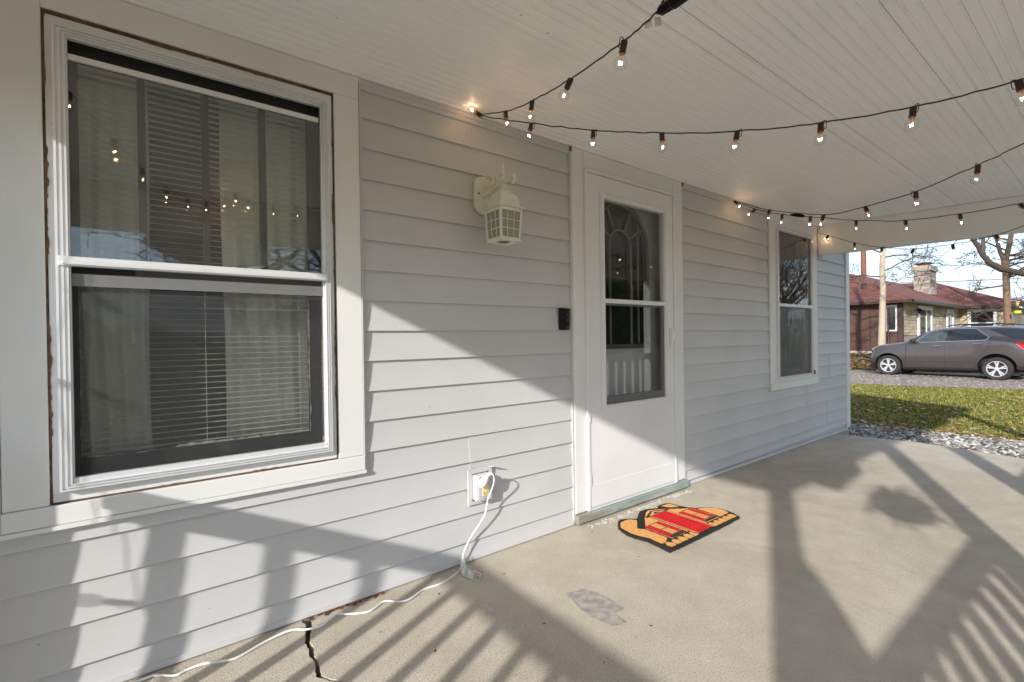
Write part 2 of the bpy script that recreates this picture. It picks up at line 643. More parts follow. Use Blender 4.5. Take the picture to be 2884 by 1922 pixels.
M['stones'] = vcol_mat('loose stones', [(0.0, (0.05, 0.047, 0.045)), (0.4, (0.18, 0.17, 0.16)), (0.75, (0.36, 0.34, 0.315)), (1.0, (0.60, 0.57, 0.53))])
M['drive_stones'] = vcol_mat('drive stones', [(0.0, (0.10, 0.075, 0.06)), (0.4, (0.24, 0.19, 0.165)), (1.0, (0.42, 0.36, 0.32))])
M['blades'] = vcol_mat('grass blades', [(0.0, (0.05, 0.10, 0.012)), (0.45, (0.13, 0.17, 0.022)), (0.75, (0.28, 0.235, 0.06)), (1.0, (0.44, 0.35, 0.15))])
M['leaves'] = vcol_mat('leaf litter', [(0.0, (0.10, 0.04, 0.015)), (0.35, (0.24, 0.10, 0.035)), (0.7, (0.36, 0.19, 0.08)), (1.0, (0.50, 0.42, 0.33))])

# one sheet of ground that reaches the horizon
xs = [-900, -300, -80, -20, 0, 6.3, 8, 10, 13, 16, 20, 24, 26, 28, 40, 90, 300, 900]
ys = [-900, -300, -80, -30, -10, -3, 3, 10, 30, 80, 300, 900]
g = MB()
g.v = [(x, y, gz(x)) for x in xs for y in ys]
g.f = [(i * len(ys) + j, (i + 1) * len(ys) + j, (i + 1) * len(ys) + j + 1, i * len(ys) + j + 1)
       for i in range(len(xs) - 1) for j in range(len(ys) - 1)]
tag(obj('ground', g, M['lawn']), kind='structure')


def strip(name, near, far, y0, y1, mat, up, nx=10, ny=40):
    """sheet between two edge curves x=near(y) and x=far(y), laid on the yard"""
    b = MB()
    for j in range(ny + 1):
        y = y0 + (y1 - y0) * j / ny
        for i in range(nx + 1):
            x = near(y) + (far(y) - near(y)) * i / nx
            b.v.append((x, y, gz(x) + up))
    for j in range(ny):
        for i in range(nx):
            a = j * (nx + 1) + i
            b.f.append((a, a + 1, a + nx + 2, a + nx + 1))
    return tag(obj(name, b, mat), kind='structure')


def wob(y, k, a):
    return a * (math.sin(y * 1.7 + k) + 0.6 * math.sin(y * 4.3 + 2 * k) + 0.3 * math.sin(y * 9.1 + k * 3))


bed_near = lambda y: 5.75
bed_far = lambda y: 7.75 - 0.12 * (y - 0.4) + wob(y, 1.0, 0.03)
drv_near = lambda y: 16.95 - 0.455 * y + wob(y, 2.0, 0.06)
drv_far = lambda y: 24.2 - 0.30 * y + wob(y, 0.4, 0.1)
strip('gravel_bed', bed_near, bed_far, -5.4, 4.5, M['gravel'], 0.006, 12, 60)
strip('bounce_gravel', lambda y: -3.0 + wob(y, 3.0, 0.05), lambda y: 7.6 + wob(y, 1.2, 0.05), -4.9, -2.53, M['gravel'], 0.010, 20, 12)  # unseen gravel added before the slab to bounce sun up to the ceiling
strip('driveway', drv_near, drv_far, -20, 16, M['drive'], 0.012, 24, 70)


def scatter_stones(name, near, far, y0, y1, n, r0, r1, mat, rnd, squash=0.6):
    b = MB()
    for _ in range(n):
        y = rnd.uniform(y0, y1)
        x = rnd.uniform(near(y), far(y))
        r = rnd.uniform(r0, r1)
        a = rnd.uniform(0, 6.28)
        z = gz(x) + r * 0.25
        o = len(b.v)
        ca, sa = math.cos(a), math.sin(a)
        ex, ey, ez = r * rnd.uniform(0.8, 1.4), r * rnd.uniform(0.6, 1.0), r * squash * rnd.uniform(0.7, 1.2)
        for px, py, pz in ((1, 0, 0.1), (0.1, 1, -0.1), (-1, 0.1, 0.15), (0, -1, 0), (0.15, 0.1, 1), (-0.1, 0.1, -1)):
            px *= ex * rnd.uniform(0.8, 1.15)
            py *= ey * rnd.uniform(0.8, 1.15)
            b.v.append((x + px * ca - py * sa, y + px * sa + py * ca, z + pz * ez))
        b.f += [(o, o + 1, o + 4), (o + 1, o + 2, o + 4), (o + 2, o + 3, o + 4), (o + 3, o, o + 4),
                (o + 1, o, o + 5), (o + 2, o + 1, o + 5), (o + 3, o + 2, o + 5), (o, o + 3, o + 5)]
    me = bpy.data.meshes.new(name)
    me.from_pydata(b.v, [], b.f)
    return me


def stuff(name, me, mat, label, cat):
    me.materials.append(mat)
    return tag(link(name, me), label, cat, None, 'stuff')


_r1 = random.Random(3)
stuff('gravel_stones', scatter_stones('gravel_stones', lambda y: 5.95, bed_far, -3.2, 2.6, 15000, 0.010, 0.040, M['stones'], _r1),
      M['stones'], 'loose grey and white gravel beside the porch slab', 'gravel')
stuff('driveway_stones', scatter_stones('driveway_stones', drv_near, lambda y: drv_near(y) + 6.5, -4, 7, 11000, 0.012, 0.035, M['drive_stones'], _r1),
      M['drive_stones'], 'pinkish loose gravel on the drive under the car', 'gravel')


def grass_mesh(rnd, n):
    v, f = [], []
    for _ in range(n):
        y = rnd.uniform(-4.5, 5.0)
        t = rnd.random() ** 1.25
        x = bed_far(y) - 0.08 + (drv_near(y) + 0.1 - bed_far(y)) * t
        clump = math.sin(x * 1.9 + 0.7 * y) + math.sin(y * 2.7 - 0.4 * x) + math.sin(x * 5.1 + y * 3.3)
        if rnd.random() > 0.72 + 0.14 * clump:
            continue
        h = rnd.uniform(0.018, 0.05)
        w = rnd.uniform(0.004, 0.009) * (1 + 0.06 * (x - 7))
        a = rnd.uniform(0, 6.28)
        ln = rnd.uniform(-0.9, 0.9) * h
        lm = rnd.uniform(-0.9, 0.9) * h
        z = gz(x)
        o = len(v)
        v += [(x - w * math.cos(a), y - w * math.sin(a), z), (x + w * math.cos(a), y + w * math.sin(a), z), (x + ln, y + lm, z + h)]
        f.append((o, o + 1, o + 2))
    me = bpy.data.meshes.new('grass')
    me.from_pydata(v, [], f)
    return me


stuff('grass', grass_mesh(random.Random(5), 130000), M['blades'], 'short patchy winter grass between gravel bed and drive', 'grass')


def leaf_mesh(name, rnd, n, place, s0, s1, lift=0.02):
    v, f = [], []
    for _ in range(n):
        x, y, z = place(rnd)
        s = rnd.uniform(s0, s1)
        a = rnd.uniform(0, 6.28)
        ca, sa = math.cos(a), math.sin(a)
        tl = rnd.uniform(-0.6, 0.6)
        tm = rnd.uniform(-0.5, 0.5)
        o = len(v)
        for px, py, k in ((-1, 0, 0), (0, -0.55, 0.3), (1, 0, 0.1), (0, 0.55, 0.3)):
            v.append((x + s * (px * ca - py * sa), y + s * (px * sa + py * ca), z + lift + s * (k + px * tl + py * tm) * 0.5))
        f += [(o, o + 1, o + 3), (o + 1, o + 2, o + 3)]
    me = bpy.data.meshes.new(name)
    me.from_pydata(v, [], f)
    return me


def lawn_spot(r):
    y = r.uniform(-4.2, 4.6)
    t = r.random()
    x = bed_far(y) + (drv_near(y) - bed_far(y)) * (t ** 1.6)
    return x, y, gz(x)


def bed_spot(r):
    y = r.uniform(-3.0, 2.0)
    x = bed_far(y) + r.gauss(-0.15, 0.25)
    return x, y, gz(x)


def neigh_spot(r):
    y = r.uniform(-1, 9)
    x = r.uniform(24.0, 28.4) - 0.1 * y
    return x, y, gz(x) + abs(r.gauss(0, 0.10))


lm = leaf_mesh('leaf_litter', random.Random(8), 4200, lawn_spot, 0.02, 0.055)
stuff('leaf_litter', lm, M['leaves'], 'brown fallen leaves scattered over the lawn', 'leaves')
lm = leaf_mesh('bed_leaves', random.Random(9), 420, bed_spot, 0.02, 0.05)
stuff('bed_leaves', lm, M['leaves'], 'rusty fallen leaves along the edge of the gravel bed', 'leaves')
lm = leaf_mesh('leaf_drift', random.Random(10), 7000, neigh_spot, 0.05, 0.11)
stuff('leaf_drift', lm, M['leaves'], 'deep drift of rust brown leaves along the brown house wall', 'leaves')

# ------------------------------------------------------------------ porch slab, split by a crack
CR_L = [(0.448, 0.0), (0.445, -0.03), (0.452, -0.06), (0.439, -0.098), (0.431, -0.13), (0.421, -0.17), (0.424, -0.21), (0.415, -0.255), (0.421, -0.29), (0.415, -0.33), (0.405, -0.369),
        (0.418, -0.39), (0.443, -0.426), (0.462, -0.45), (0.49, -0.50), (0.50, -0.56), (0.47, -0.66), (0.50, -0.80), (0.46, -1.0), (0.52, -1.3), (0.47, -1.7), (0.50, -2.1), (0.47, -2.52)]
CR_W = [0.034, 0.034, 0.022, 0.024, 0.018, 0.016, 0.018, 0.015, 0.013, 0.014, 0.018, 0.012, 0.012, 0.011, 0.010, 0.008, 0.008, 0.007, 0.006, 0.006, 0.006, 0.006, 0.006]
_rc = random.Random(21)


def rough_line(pts, amp):
    out = []
    for (x0, y0), (x1, y1) in zip(pts, pts[1:]):
        k = max(1, int(math.hypot(x1 - x0, y1 - y0) / 0.012))
        for i in range(k):
            t = i / k
            j = amp if i else 0
            out.append((x0 + (x1 - x0) * t + _rc.uniform(-j, j), y0 + (y1 - y0) * t + _rc.uniform(-j, j)))
    out.append(pts[-1])
    return out


cl = rough_line(CR_L, 0.0025)
crr = rough_line([(x + w, y) for (x, y), w in zip(CR_L, CR_W)], 0.0025)
floor_root = thing('porch_floor', None, None, (2.5, -1.2, -0.15))
tag(floor_root, kind='structure')
left_poly = [(-0.78, 0.0), (-0.78, -2.52)] + cl[::-1]
END = [(5.86, 0.0), (5.88, -0.13), (5.94, -0.40), (5.99, -0.69), (5.94, -1.05), (5.85, -1.4), (5.85, -1.9), (5.87, -2.52)]
# chipped edge in front of the door sill
chip = [(3.02, -0.004), (2.9, -0.085), (2.7, -0.078), (2.5, -0.088), (2.3, -0.080), (2.1, -0.090), (1.935, -0.084), (1.925, -0.004)]
right_poly = crr + END[::-1] + [(3.02, 0.0)]
right_poly = crr + END[::-1]


def slab(poly, name):
    b = MB().prism_z(poly, -0.22, 0.0)
    o = obj(name, b, M['concrete'], floor_root)
    m = o.modifiers.new('tri', 'TRIANGULATE')
    return o


slab(left_poly, 'slab')
slab(right_poly, 'slab')
b = MB().box(0.36, 0.60, -2.5, -0.004, -0.10, -0.055)
obj('crack_fill', b, M['soil'], floor_root)


def mound(b, x, y, r, z, rnd):
    o = len(b.v)
    k = 7
    for i in range(k):
        a = 6.283 * i / k
        q = r * rnd.uniform(0.6, 1.2)
        b.v.append((x + q * math.cos(a), y + q * math.sin(a), z))
    b.v.append((x, y, z + r * 0.5))
    b.f += [(o + i, o + (i + 1) % k, o + k) for i in range(k)]


# worn grey patch in the slab: a thin skin of different mortar
def blob(pts, amp, rnd):
    out = []
    n = len(pts)
    for i in range(n):
        (x0, y0), (x1, y1) = pts[i], pts[(i + 1) % n]
        for k in range(10):
            t = k / 10
            out.append((x0 + (x1 - x0) * t + rnd.uniform(-amp, amp), y0 + (y1 - y0) * t + rnd.uniform(-amp, amp)))
    return out


pb = MB().prism_z(blob([(1.372, -0.515), (1.467, -0.529), (1.493, -0.642), (1.482, -0.739), (1.425, -0.735), (1.417, -0.81), (1.352, -0.788), (1.338, -0.71), (1.344, -0.622)], 0.0035, _rc), 0.0004, 0.0010)
o = obj('mortar_patch', pb, M['patch'], floor_root)
o.modifiers.new('tri', 'TRIANGULATE')
pb = MB().prism_z(blob([(1.03, -0.36), (1.08, -0.35), (1.10, -0.40), (1.06, -0.44), (1.02, -0.42)], 0.003, _rc), 0.0004, 0.0010)
o = obj('mortar_patch', pb, simple('pinkish scuff', (0.47, 0.41, 0.345), 0.9, 0.15, 40, 0.4, 300), floor_root)
o.modifiers.new('tri', 'TRIANGULATE')
# crumbs of broken concrete under the door sill
cb = MB()
for i in range(150):
    x = _rc.uniform(1.95, 3.0)
    mound(cb, x, -0.085 + _rc.gauss(0, 0.012), _rc.uniform(0.004, 0.013), 0.0004, _rc)
tag(obj('mortar_crumbs', cb, simple('crumbs', (0.46, 0.44, 0.40), 0.9, 0.25, 50, 0.4, 200), floor_root), kind='stuff')

# ================================================================== THE HOUSE
house = thing('house', 'grey lap-sided house wall with white trimmed windows and white storm door under a covered porch', 'house', (2.9, 0.06, -0.15))
# openings in the wall: x0, x1, z0, z1
W1 = (-0.232, 0.585, 0.605, 2.05)
DR = (2.03, 2.90, 0.06, 2.05)
W2 = (4.455, 5.285, 0.665, 2.055)
XL, XR = -4.2, 6.24
CEIL = 2.175
b = MB()
cuts = [XL, W1[0], W1[1], DR[0], DR[1], W2[0], W2[1], XR]
for i in range(0, 7):
    x0, x1 = cuts[i], cuts[i + 1]
    if i % 2 == 0:
        b.box(x0, x1, 0.001, 0.12, -0.22, 3.0)
    else:
        w = (W1, DR, W2)[i // 2]
        b.box(x0, x1, 0.001, 0.12, -0.22, w[2])
        b.box(x0, x1, 0.001, 0.12, w[3], 3.0)
b.box(XR - 0.12, XR, 0.125, 7.0, -0.22, 3.0)
b.box(XL, XL + 0.12, 0.125, 7.0, -0.22, 3.0)
b.box(XL + 0.13, XR - 0.13, 6.9, 7.0, -0.22, 3.0)
wall = obj('wall', b, M['siding'], house)
# the rooms behind the glass
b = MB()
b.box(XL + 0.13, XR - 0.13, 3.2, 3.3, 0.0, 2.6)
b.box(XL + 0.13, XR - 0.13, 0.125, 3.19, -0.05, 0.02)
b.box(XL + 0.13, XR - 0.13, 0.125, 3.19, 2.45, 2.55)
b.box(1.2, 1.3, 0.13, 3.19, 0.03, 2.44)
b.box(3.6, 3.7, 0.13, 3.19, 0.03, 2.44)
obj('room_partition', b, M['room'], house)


# ---- lap siding, one object per plank
def fan(x, z):
    """the courses close up a little towards the far corner"""
    return z if x < 2 else 0.97 + (z - 0.97) * (1 - 0.0125 * (x - 2))


PITCH = 0.1279
rows = [2.016 - PITCH * i for i in range(16)]


def plank(x0, x1, z0, z1, dy=0.0, sh=None):
    sec = []
    n = 5
    zt = z1 + 0.011
    for i in range(n + 1):
        t = i / n
        sec.append((-0.002 - 0.0108 * t ** 1.8 - dy, zt + (z0 - zt) * t))
    sec += [(-0.0112 - dy, z0 - 0.0012), (-0.0102 - dy, z0 + 0.0002), (-0.0045, z0 + 0.0075), (-0.0008, z0 + 0.0085), (-0.0008, zt)]
    return MB().extrude_x(sec, x0, x1, sh)


_rs = random.Random(4)
seams = {9: [], 10: [5.71], 11: [5.71], 12: [5.145], 13: [5.145], 14: [5.64], 15: [5.64]}
for i, z0 in enumerate(rows + [0.022]):
    z1 = rows[i - 1] if i else 2.14
    low = z0 < 0.56
    segs = [(XL, 1.927), (3.04, XR - 0.01)] if low else [(XL, -0.30), (0.66, 1.927), (3.04, 4.40), (5.33, XR - 0.01)]
    if z0 == 0.022:
        segs = [(XL, 1.927), (3.04, XR - 0.01)]
    for (a, c) in segs:
        cutx = [a]
        for s_ in seams.get(i, []):
            if a < s_ < c:
                cutx.append(s_)
        if a == XL and low:
            cutx.append([1.235, -1.4][(i // 2) % 2])
        cutx = sorted(set(cutx)) + [c]
        for k in range(len(cutx) - 1):
            dy = 0.0022 if k % 2 else 0.0
            x0 = cutx[k] - (0.012 if k else 0)
            obj('siding_plank', plank(x0, cutx[k + 1], z0, z1, dy, fan), M['siding'], wall)

# trim strips of the siding: channel at the ceiling, starter strip at the floor
b = MB()
for a, c in ((0.70, 1.925), (3.035, 4.37), (5.385, 5.43)):
    b = MB().extrude_x([(-0.020, 2.172), (-0.020, 2.152), (-0.014, 2.150), (-0.014, 2.132), (-0.006, 2.130), (-0.003, 2.172)], a, c)
    obj('top_trim', b, M['siding'], wall)
b = MB()
for a, c in ((XL, 1.918), (3.036, 6.2)):
    b = MB().extrude_x([(-0.015, 0.026), (-0.018, 0.006), (-0.003, 0.005), (-0.003, 0.028)], a, c)
    obj('starter_strip', b, M['siding'], wall)

# ---- corner board, with the return on the end wall
b = MB()
b.box(6.17, 6.262, -0.022, -0.0005, 0.03, 2.165)
b.box(6.2405, 6.262, 0.0005, 0.09, 0.03, 2.165)
b.box(6.165, 6.1695, -0.019, -0.002, 0.03, 2.165)
bevel(obj('corner_board', b, M['white_metal'], house), 0.002)
b = MB().box(XL, 6.235, -0.0105, 0.0008, -0.22, 0.004)
obj('foundation', b, simple('foundation', (0.33, 0.32, 0.31), 0.9, 0.15, 8, 0.4, 60), house)


def frame_boxes(b, x0, x1, z0, z1, wl, wr, wt, wb, y0, y1):
    """rectangular frame: stiles full height, rails between"""
    b.box(x0, x0 + wl, y0, y1, z0, z1)
    b.box(x1 - wr, x1, y0, y1, z0, z1)
    b.box(x0 + wl, x1 - wr, y0, y1, z1 - wt, z1)
    b.box(x0 + wl, x1 - wr, y0, y1, z0, z0 + wb)
    return b


def casing_board(name, x0, x1, z0, z1, y=-0.021):
    return bevel(obj(name, MB().box(x0, x1, y, 0.0, z0, z1), M['trim'], house), 0.002, 1)


def ragged_strip(x0, x1, z0, z1, y, rnd, along='z', amp=0.4):
    """uneven bead of old caulk"""
    b = MB()
    n = int(max(abs(z1 - z0), abs(x1 - x0)) / 0.012)
    L, Rr = [], []
    for i in range(n + 1):
        t = i / n
        if along == 'z':
            w = (x1 - x0)
            L.append((x0, y, z0 + (z1 - z0) * t))
            Rr.append((x0 + w * (1 - amp * (0.5 + 0.5 * math.sin(i * 0.21) * math.sin(i * 0.077 + 1)) - rnd.uniform(0, amp * 0.5)), y - rnd.uniform(0, 0.003), z0 + (z1 - z0) * t))
        else:
            w = (z1 - z0)
            L.append((x0 + (x1 - x0) * t, y, z0))
            Rr.append((x0 + (x1 - x0) * t, y - rnd.uniform(0, 0.003), z0 + w * (1 - amp * (0.5 + 0.5 * math.sin(i * 0.17) * math.sin(i * 0.06 + 1)) - rnd.uniform(0, amp * 0.5))))
    o = len(b.v)
    b.v += L + Rr
    m = n + 1
    b.f += [(i, i + 1, m + i + 1, m + i) for i in range(n)]
    return b


# ---- window beside the camera
# casing
casing_board('window_casing', -0.345, -0.247, 0.602, CEIL - 0.002)
casing_board('window_casing', 0.598, 0.700, 0.602, 2.078)
casing_board('window_casing', -0.2465, 0.700, 2.0785, CEIL - 0.002)
casing_board('window_casing', -0.347, 0.703, 0.542, 0.6005, -0.026)
obj('window_sill_flashing', MB().box(-0.35, 0.706, -0.030, -0.002, 0.528, 0.541), M['trim'], house)
b = MB().box(0.7005, 0.713, -0.0165, -0.001, 0.53, 2.155)
b.box(0.7005, 0.7035, -0.024, -0.0166, 0.53, 2.15)
obj('casing_channel', b, M['siding'], house)
obj('casing_channel', MB().box(-0.360, -0.3475, -0.0165, -0.001, 0.53, 2.155), M['siding'], house)
_rk = random.Random(6)
win = obj('window', frame_boxes(MB(), -0.2405, 0.591, 0.607, 2.066, 0.017, 0.020, 0.030, 0.030, -0.012, 0.0), M['white_metal'], house)
b = MB()
fx0, fx1, fz0, fz1 = -0.2235, 0.5705, 0.640, 2.034
for k, (d0, d1, yy) in enumerate(((0.0, 0.0065, -0.034), (0.0065, 0.0125, -0.029), (0.0125, 0.0185, -0.034), (0.0185, 0.0245, -0.029), (0.0245, 0.029, -0.034))):
    frame_boxes(b, fx0 + d0, fx1 - d0 * 0.62, fz0 + d0 * 0.7, fz1 - d0 * 0.7, d1 - d0, (d1 - d0) * 0.62, (d1 - d0) * 0.7, (d1 - d0) * 0.7, yy, -0.0125)
frame_boxes(b, fx0 + 0.029, fx1 - 0.018, fz0 + 0.0205, fz1 - 0.0205, 0.004, 0.008, 0.006, 0.012, -0.020, -0.004)
obj('storm_frame', b, M['alu'], win)
b = MB()
b.add(*(lambda m: (m.v, m.f))(ragged_strip(-0.2468, -0.2325, 0.607, 2.075, -0.0135, _rk, 'z', 0.75)))
b.add(*(lambda m: (m.v, m.f))(ragged_strip(0.5975, 0.585, 0.607, 2.075, -0.0135, _rk, 'z', 0.6)))
b.add(*(lambda m: (m.v, m.f))(ragged_strip(-0.245, 0.597, 2.0785, 2.060, -0.0135, _rk, 'x', 0.5)))
b.add(*(lambda m: (m.v, m.f))(ragged_strip(-0.245, 0.597, 0.601, 0.612, -0.0135, _rk, 'x', 0.7)))
b.box(-0.2468, -0.2406, -0.010, -0.004, 0.602, 2.078)
b.box(0.5912, 0.5978, -0.010, -0.004, 0.602, 2.078)
b.box(-0.2405, 0.591, -0.010, -0.004, 2.067, 2.0783)
b.box(-0.2405, 0.591, -0.010, -0.004, 0.6005, 0.6065)
obj('caulk', b, M['caulk'], win)
ox0, ox1 = -0.1905, 0.5445
# meeting rail, sash rails
b = MB().box(-0.216, 0.560, -0.040, -0.0195, 1.316, 1.345)
b.box(-0.208, 0.553, -0.044, -0.0405, 1.320, 1.334)
bevel(obj('meeting_rail', b, M['alu'], win), 0.0015)
bevel(obj('upper_rail', MB().box(ox0 + 0.001, ox1 - 0.006, -0.019, -0.008, 1.945, 1.962), M['white_metal'], win), 0.001)
obj('screen_rail', MB().box(ox0 + 0.001, ox1 - 0.001, -0.0185, -0.010, 1.258, 1.296), M['screen_rail'], win)
bevel(obj('lower_rail', MB().box(-0.194, 0.551, -0.0275, -0.004, 0.655, 0.676), M['alu'], win), 0.001)
obj('pane', MB().box(ox0 + 0.0005, ox1 - 0.0005, -0.0120, -0.0095, 1.346, 1.944), M['glass'], win)
obj('insect_screen', MB().box(ox0 + 0.0005, ox1 - 0.0005, -0.0150, -0.0140, 0.677, 1.257), M['screen'], win)
# old wooden sashes behind the storm window
ub = frame_boxes(MB(), -0.215, 0.560, 1.30, 2.03, 0.040, 0.05, 0.055, 0.05, 0.038, 0.068)
obj('upper_sash', ub, M['sash_dark'], win)
for xm in (-0.027, 0.153, 0.337):
    obj('muntin', MB().box(xm, xm + 0.0215, 0.036, 0.066, 1.351, 1.974), M['sash_dark'], win)
obj('pane', MB().box(-0.174, 0.509, 0.052, 0.054, 1.351, 1.974), M['glass_in'], win)
lb = frame_boxes(MB(), -0.215, 0.560, 0.640, 1.348, 0.032, 0.045, 0.045, 0.075, 0.072, 0.100)
obj('lower_sash', lb, M['sash_dark'], win)
obj('pane', MB().box(-0.182, 0.514, 0.085, 0.087, 0.716, 1.302), M['glass_in'], win)
b = MB()
b.add(*(lambda m: (m.v, m.f))(ragged_strip(0.5145, 0.503, 0.716, 1.25, 0.0712, _rk, 'z', 0.9)))
b.add(*(lambda m: (m.v, m.f))(ragged_strip(-0.170, 0.512, 0.7145, 0.728, 0.0712, _rk, 'x', 0.9)))
b.add(*(lambda m: (m.v, m.f))(ragged_strip(-0.1825, -0.176, 0.72, 1.29, 0.0712, _rk, 'z', 0.9)))
obj('putty', b, M['putty'], win)

# blinds and curtains hang inside the room: things of their own
bl = thing('window_blind', 'white slatted blind hanging behind the large two-sash window nearest the camera', 'blind', (0.17, 0.125, 0.70))
sl = MB().add([(-0.352, -0.0115, -0.0008), (0.352, -0.0115, -0.0008), (0.352, 0, 0.0012), (-0.352, 0, 0.0012), (0.352, 0.0115, 0.0002), (-0.352, 0.0115, 0.0002)],
              [(0, 1, 2, 3), (3, 2, 4, 5)]).mesh('slat')
sl.materials.append(M['blind'])
z = 0.72
while z < 2.0:
    link('slat', sl, bl, (0.165 + _rk.uniform(-0.001, 0.001), 0.125, z))
    z += 0.0212
obj('headrail', MB().box(-0.19, 0.52, 0.11, 0.14, 2.005, 2.03), M['blind'], bl)
for xx in (0.16, 0.485, -0.155):
    obj('ladder_cord', MB().tube([(xx, 0.112, 0.71), (xx, 0.112, 2.01)], 0.0011, 5), M['blind'], bl)


def curtain(x0, x1, y, z0, z1, folds, rnd):
    b = MB()
    n = 60
    for k in range(9):
        t = k / 8
        for i in range(n + 1):
            s_ = i / n
            x = x0 + (x1 - x0) * s_ + 0.012 * math.sin(t * 5 + s_ * 3) * (1 - t)
            b.v.append((x, y + 0.014 * math.sin(s_ * folds * 6.283 + 0.6 * t) + 0.006 * math.sin(s_ * 31 + t * 4), z0 + (z1 - z0) * t))
    for k in range(8):
        for i in range(n):
            a = k * (n + 1) + i
            b.f.append((a, a + 1, a + n + 2, a + n + 1))
    return b


o = obj('curtain', curtain(-0.27, 0.002, 0.17, 0.55, 2.08, 5, _rk), M['curtain'], None, True, 80)
tag(o, 'pale curtain panel left of the dark gap behind the large window', 'curtain', 'curtain panels in the large window')
o = obj('curtain', curtain(0.222, 0.62, 0.17, 0.55, 2.08, 6, _rk), M['curtain'], None, True, 80)
tag(o, 'pale curtain panel right of the dark gap behind the large window', 'curtain', 'curtain panels in the large window')

# ---- far window
X0, X1, Z0, Z1 = 4.352, 5.372, 0.582, 2.125
casing_board('window_casing', X0, X0 + 0.098, Z0 + 0.062, 2.06)
casing_board('window_casing', X1 - 0.090, X1, Z0 + 0.062, 2.06)
casing_board('window_casing', X0, X1, 2.0605, CEIL - 0.002)
casing_board('window_casing', X0, X1, Z0, Z0 + 0.0615, -0.026)
obj('casing_channel', MB().box(X0 - 0.013, X0 - 0.0005, -0.017, -0.001, Z0 - 0.005, 2.15), M['siding'], house)
win2 = obj('window', frame_boxes(MB(), 4.4505, 5.2815, 0.645, 2.0595, 0.030, 0.030, 0.025, 0.035, -0.014, 0.0), M['white_metal'], house)
b = MB()
for k, (d0, d1, yy) in enumerate(((0.0, 0.010, -0.030), (0.010, 0.020, -0.025), (0.020, 0.030, -0.030))):
    frame_boxes(b, 4.481 + d0, 5.251 - d0, 0.681 + d0 * 0.5, 2.034 - d0 * 0.5, d1 - d0, d1 - d0, (d1 - d0) * 0.5, (d1 - d0) * 0.5, yy, -0.0145)
b.box(4.500, 5.232, -0.034, -0.014, 1.335, 1.362)
obj('storm_frame', b, M['alu'], win2)
obj('caulk', MB().box(5.245, 5.262, -0.040, -0.0305, 0.682, 0.72), M['caulk'], win2)
obj('pane', MB().box(4.5115, 5.2205, -0.0122, -0.0097, 1.363, 2.018), M['glass'], win2)
obj('pane', MB().box(4.5115, 5.2205, 0.001, 0.0035, 0.697, 1.334), M['glass'], win2)
obj('insect_screen', MB().box(4.5115, 5.2205, -0.0175, -0.0165, 0.697, 1.334), M['screen'], win2)
ub = frame_boxes(MB(), 4.46, 5.28, 1.31, 2.05, 0.05, 0.05, 0.05, 0.045, 0.040, 0.070)
obj('upper_sash', ub, M['sash_dark'], win2)
for xm in (4.68, 4.86, 5.04):
    obj('muntin', MB().box(xm, xm + 0.021, 0.038, 0.068, 1.356, 1.999), M['sash_dark'], win2)
obj('lower_sash', frame_boxes(MB(), 4.46, 5.28, 0.668, 1.35, 0.05, 0.05, 0.045, 0.07, 0.072, 0.10), M['sash_dark'], win2)
o = obj('curtain', curtain(4.40, 5.36, 0.19, 0.50, 2.1, 9, _rk), simple('grey drape', (0.075, 0.072, 0.07), 0.9, 0.15, 10), None, True, 80)
tag(o, 'grey drape drawn behind the far narrow window', 'curtain')

# ---- the door
casing_board('door_casing', 1.928, 2.022, 0.062, CEIL - 0.002)
casing_board('door_casing', 2.908, 3.018, 0.062, CEIL - 0.002)
casing_board('door_casing', 2.0225, 2.9075, 2.066, CEIL - 0.002)
obj('casing_channel', MB().box(3.0185, 3.034, -0.018, -0.001, 0.05, 2.165), M['siding'], house)
obj('casing_channel', MB().box(1.914, 1.9275, -0.018, -0.001, 0.03, 2.165), M['siding'], house)
b = MB()
o = obj('door_frame', frame_boxes(b, 2.0225, 2.9075, 0.062, 2.0655, 0.018, 0.018, 0.016, 0.001, -0.034, -0.004), M['white_metal'], house)
bevel(o, 0.002)
b = MB()
# slab of the storm door built round its glass opening
dx0, dx1, dz0, dz1 = 2.042, 2.888, 0.074, 2.046
gx0, gx1, gz0, gz1 = 2.186, 2.784, 0.668, 1.916
b.box(dx0, gx0, -0.028, 0.006, dz0, dz1)
b.box(gx1, dx1, -0.028, 0.006, dz0, dz1)
b.box(gx0, gx1, -0.028, 0.006, dz0, gz0)
b.box(gx0, gx1, -0.028, 0.006, gz1, dz1)
door = obj('door', b, M['white_metal'], house)
b = MB()
frame_boxes(b, gx0 - 0.040, gx1 + 0.040, gz0 - 0.036, gz1 + 0.034, 0.040, 0.040, 0.034, 0.036, -0.035, -0.0285)
frame_boxes(b, gx0 - 0.030, gx1 + 0.030, gz0 - 0.027, gz1 + 0.026, 0.022, 0.022, 0.018, 0.020, -0.040, -0.0352)
bevel(obj('glass_moulding', b, M['white_metal'], door), 0.0025)
obj('middle_rail', MB().box(gx0, gx1, -0.034, -0.006, 1.286, 1.312), M['white_metal'], door)
obj('pane', MB().box(gx0, gx1, -0.018, -0.0155, 1.3125, gz1), M['door_glass'], door)
b = frame_boxes(MB(), gx0 + 0.0005, gx1 - 0.0005, gz0 + 0.0005, 1.2855, 0.012, 0.030, 0.012, 0.048, -0.024, -0.008)
obj('lower_glass_frame', b, simple('grey sash frame', (0.115, 0.115, 0.11), 0.5, 0.08), door)
obj('pane', MB().box(gx0 + 0.013, gx1 - 0.031, -0.018, -0.0155, gz0 + 0.049, 1.273), M['door_glass'], door)
obj('kick_plate', MB().box(dx0 + 0.004, dx1 - 0.004, -0.0305, -0.0282, dz0 + 0.004, 0.205), M['white_metal'], door)
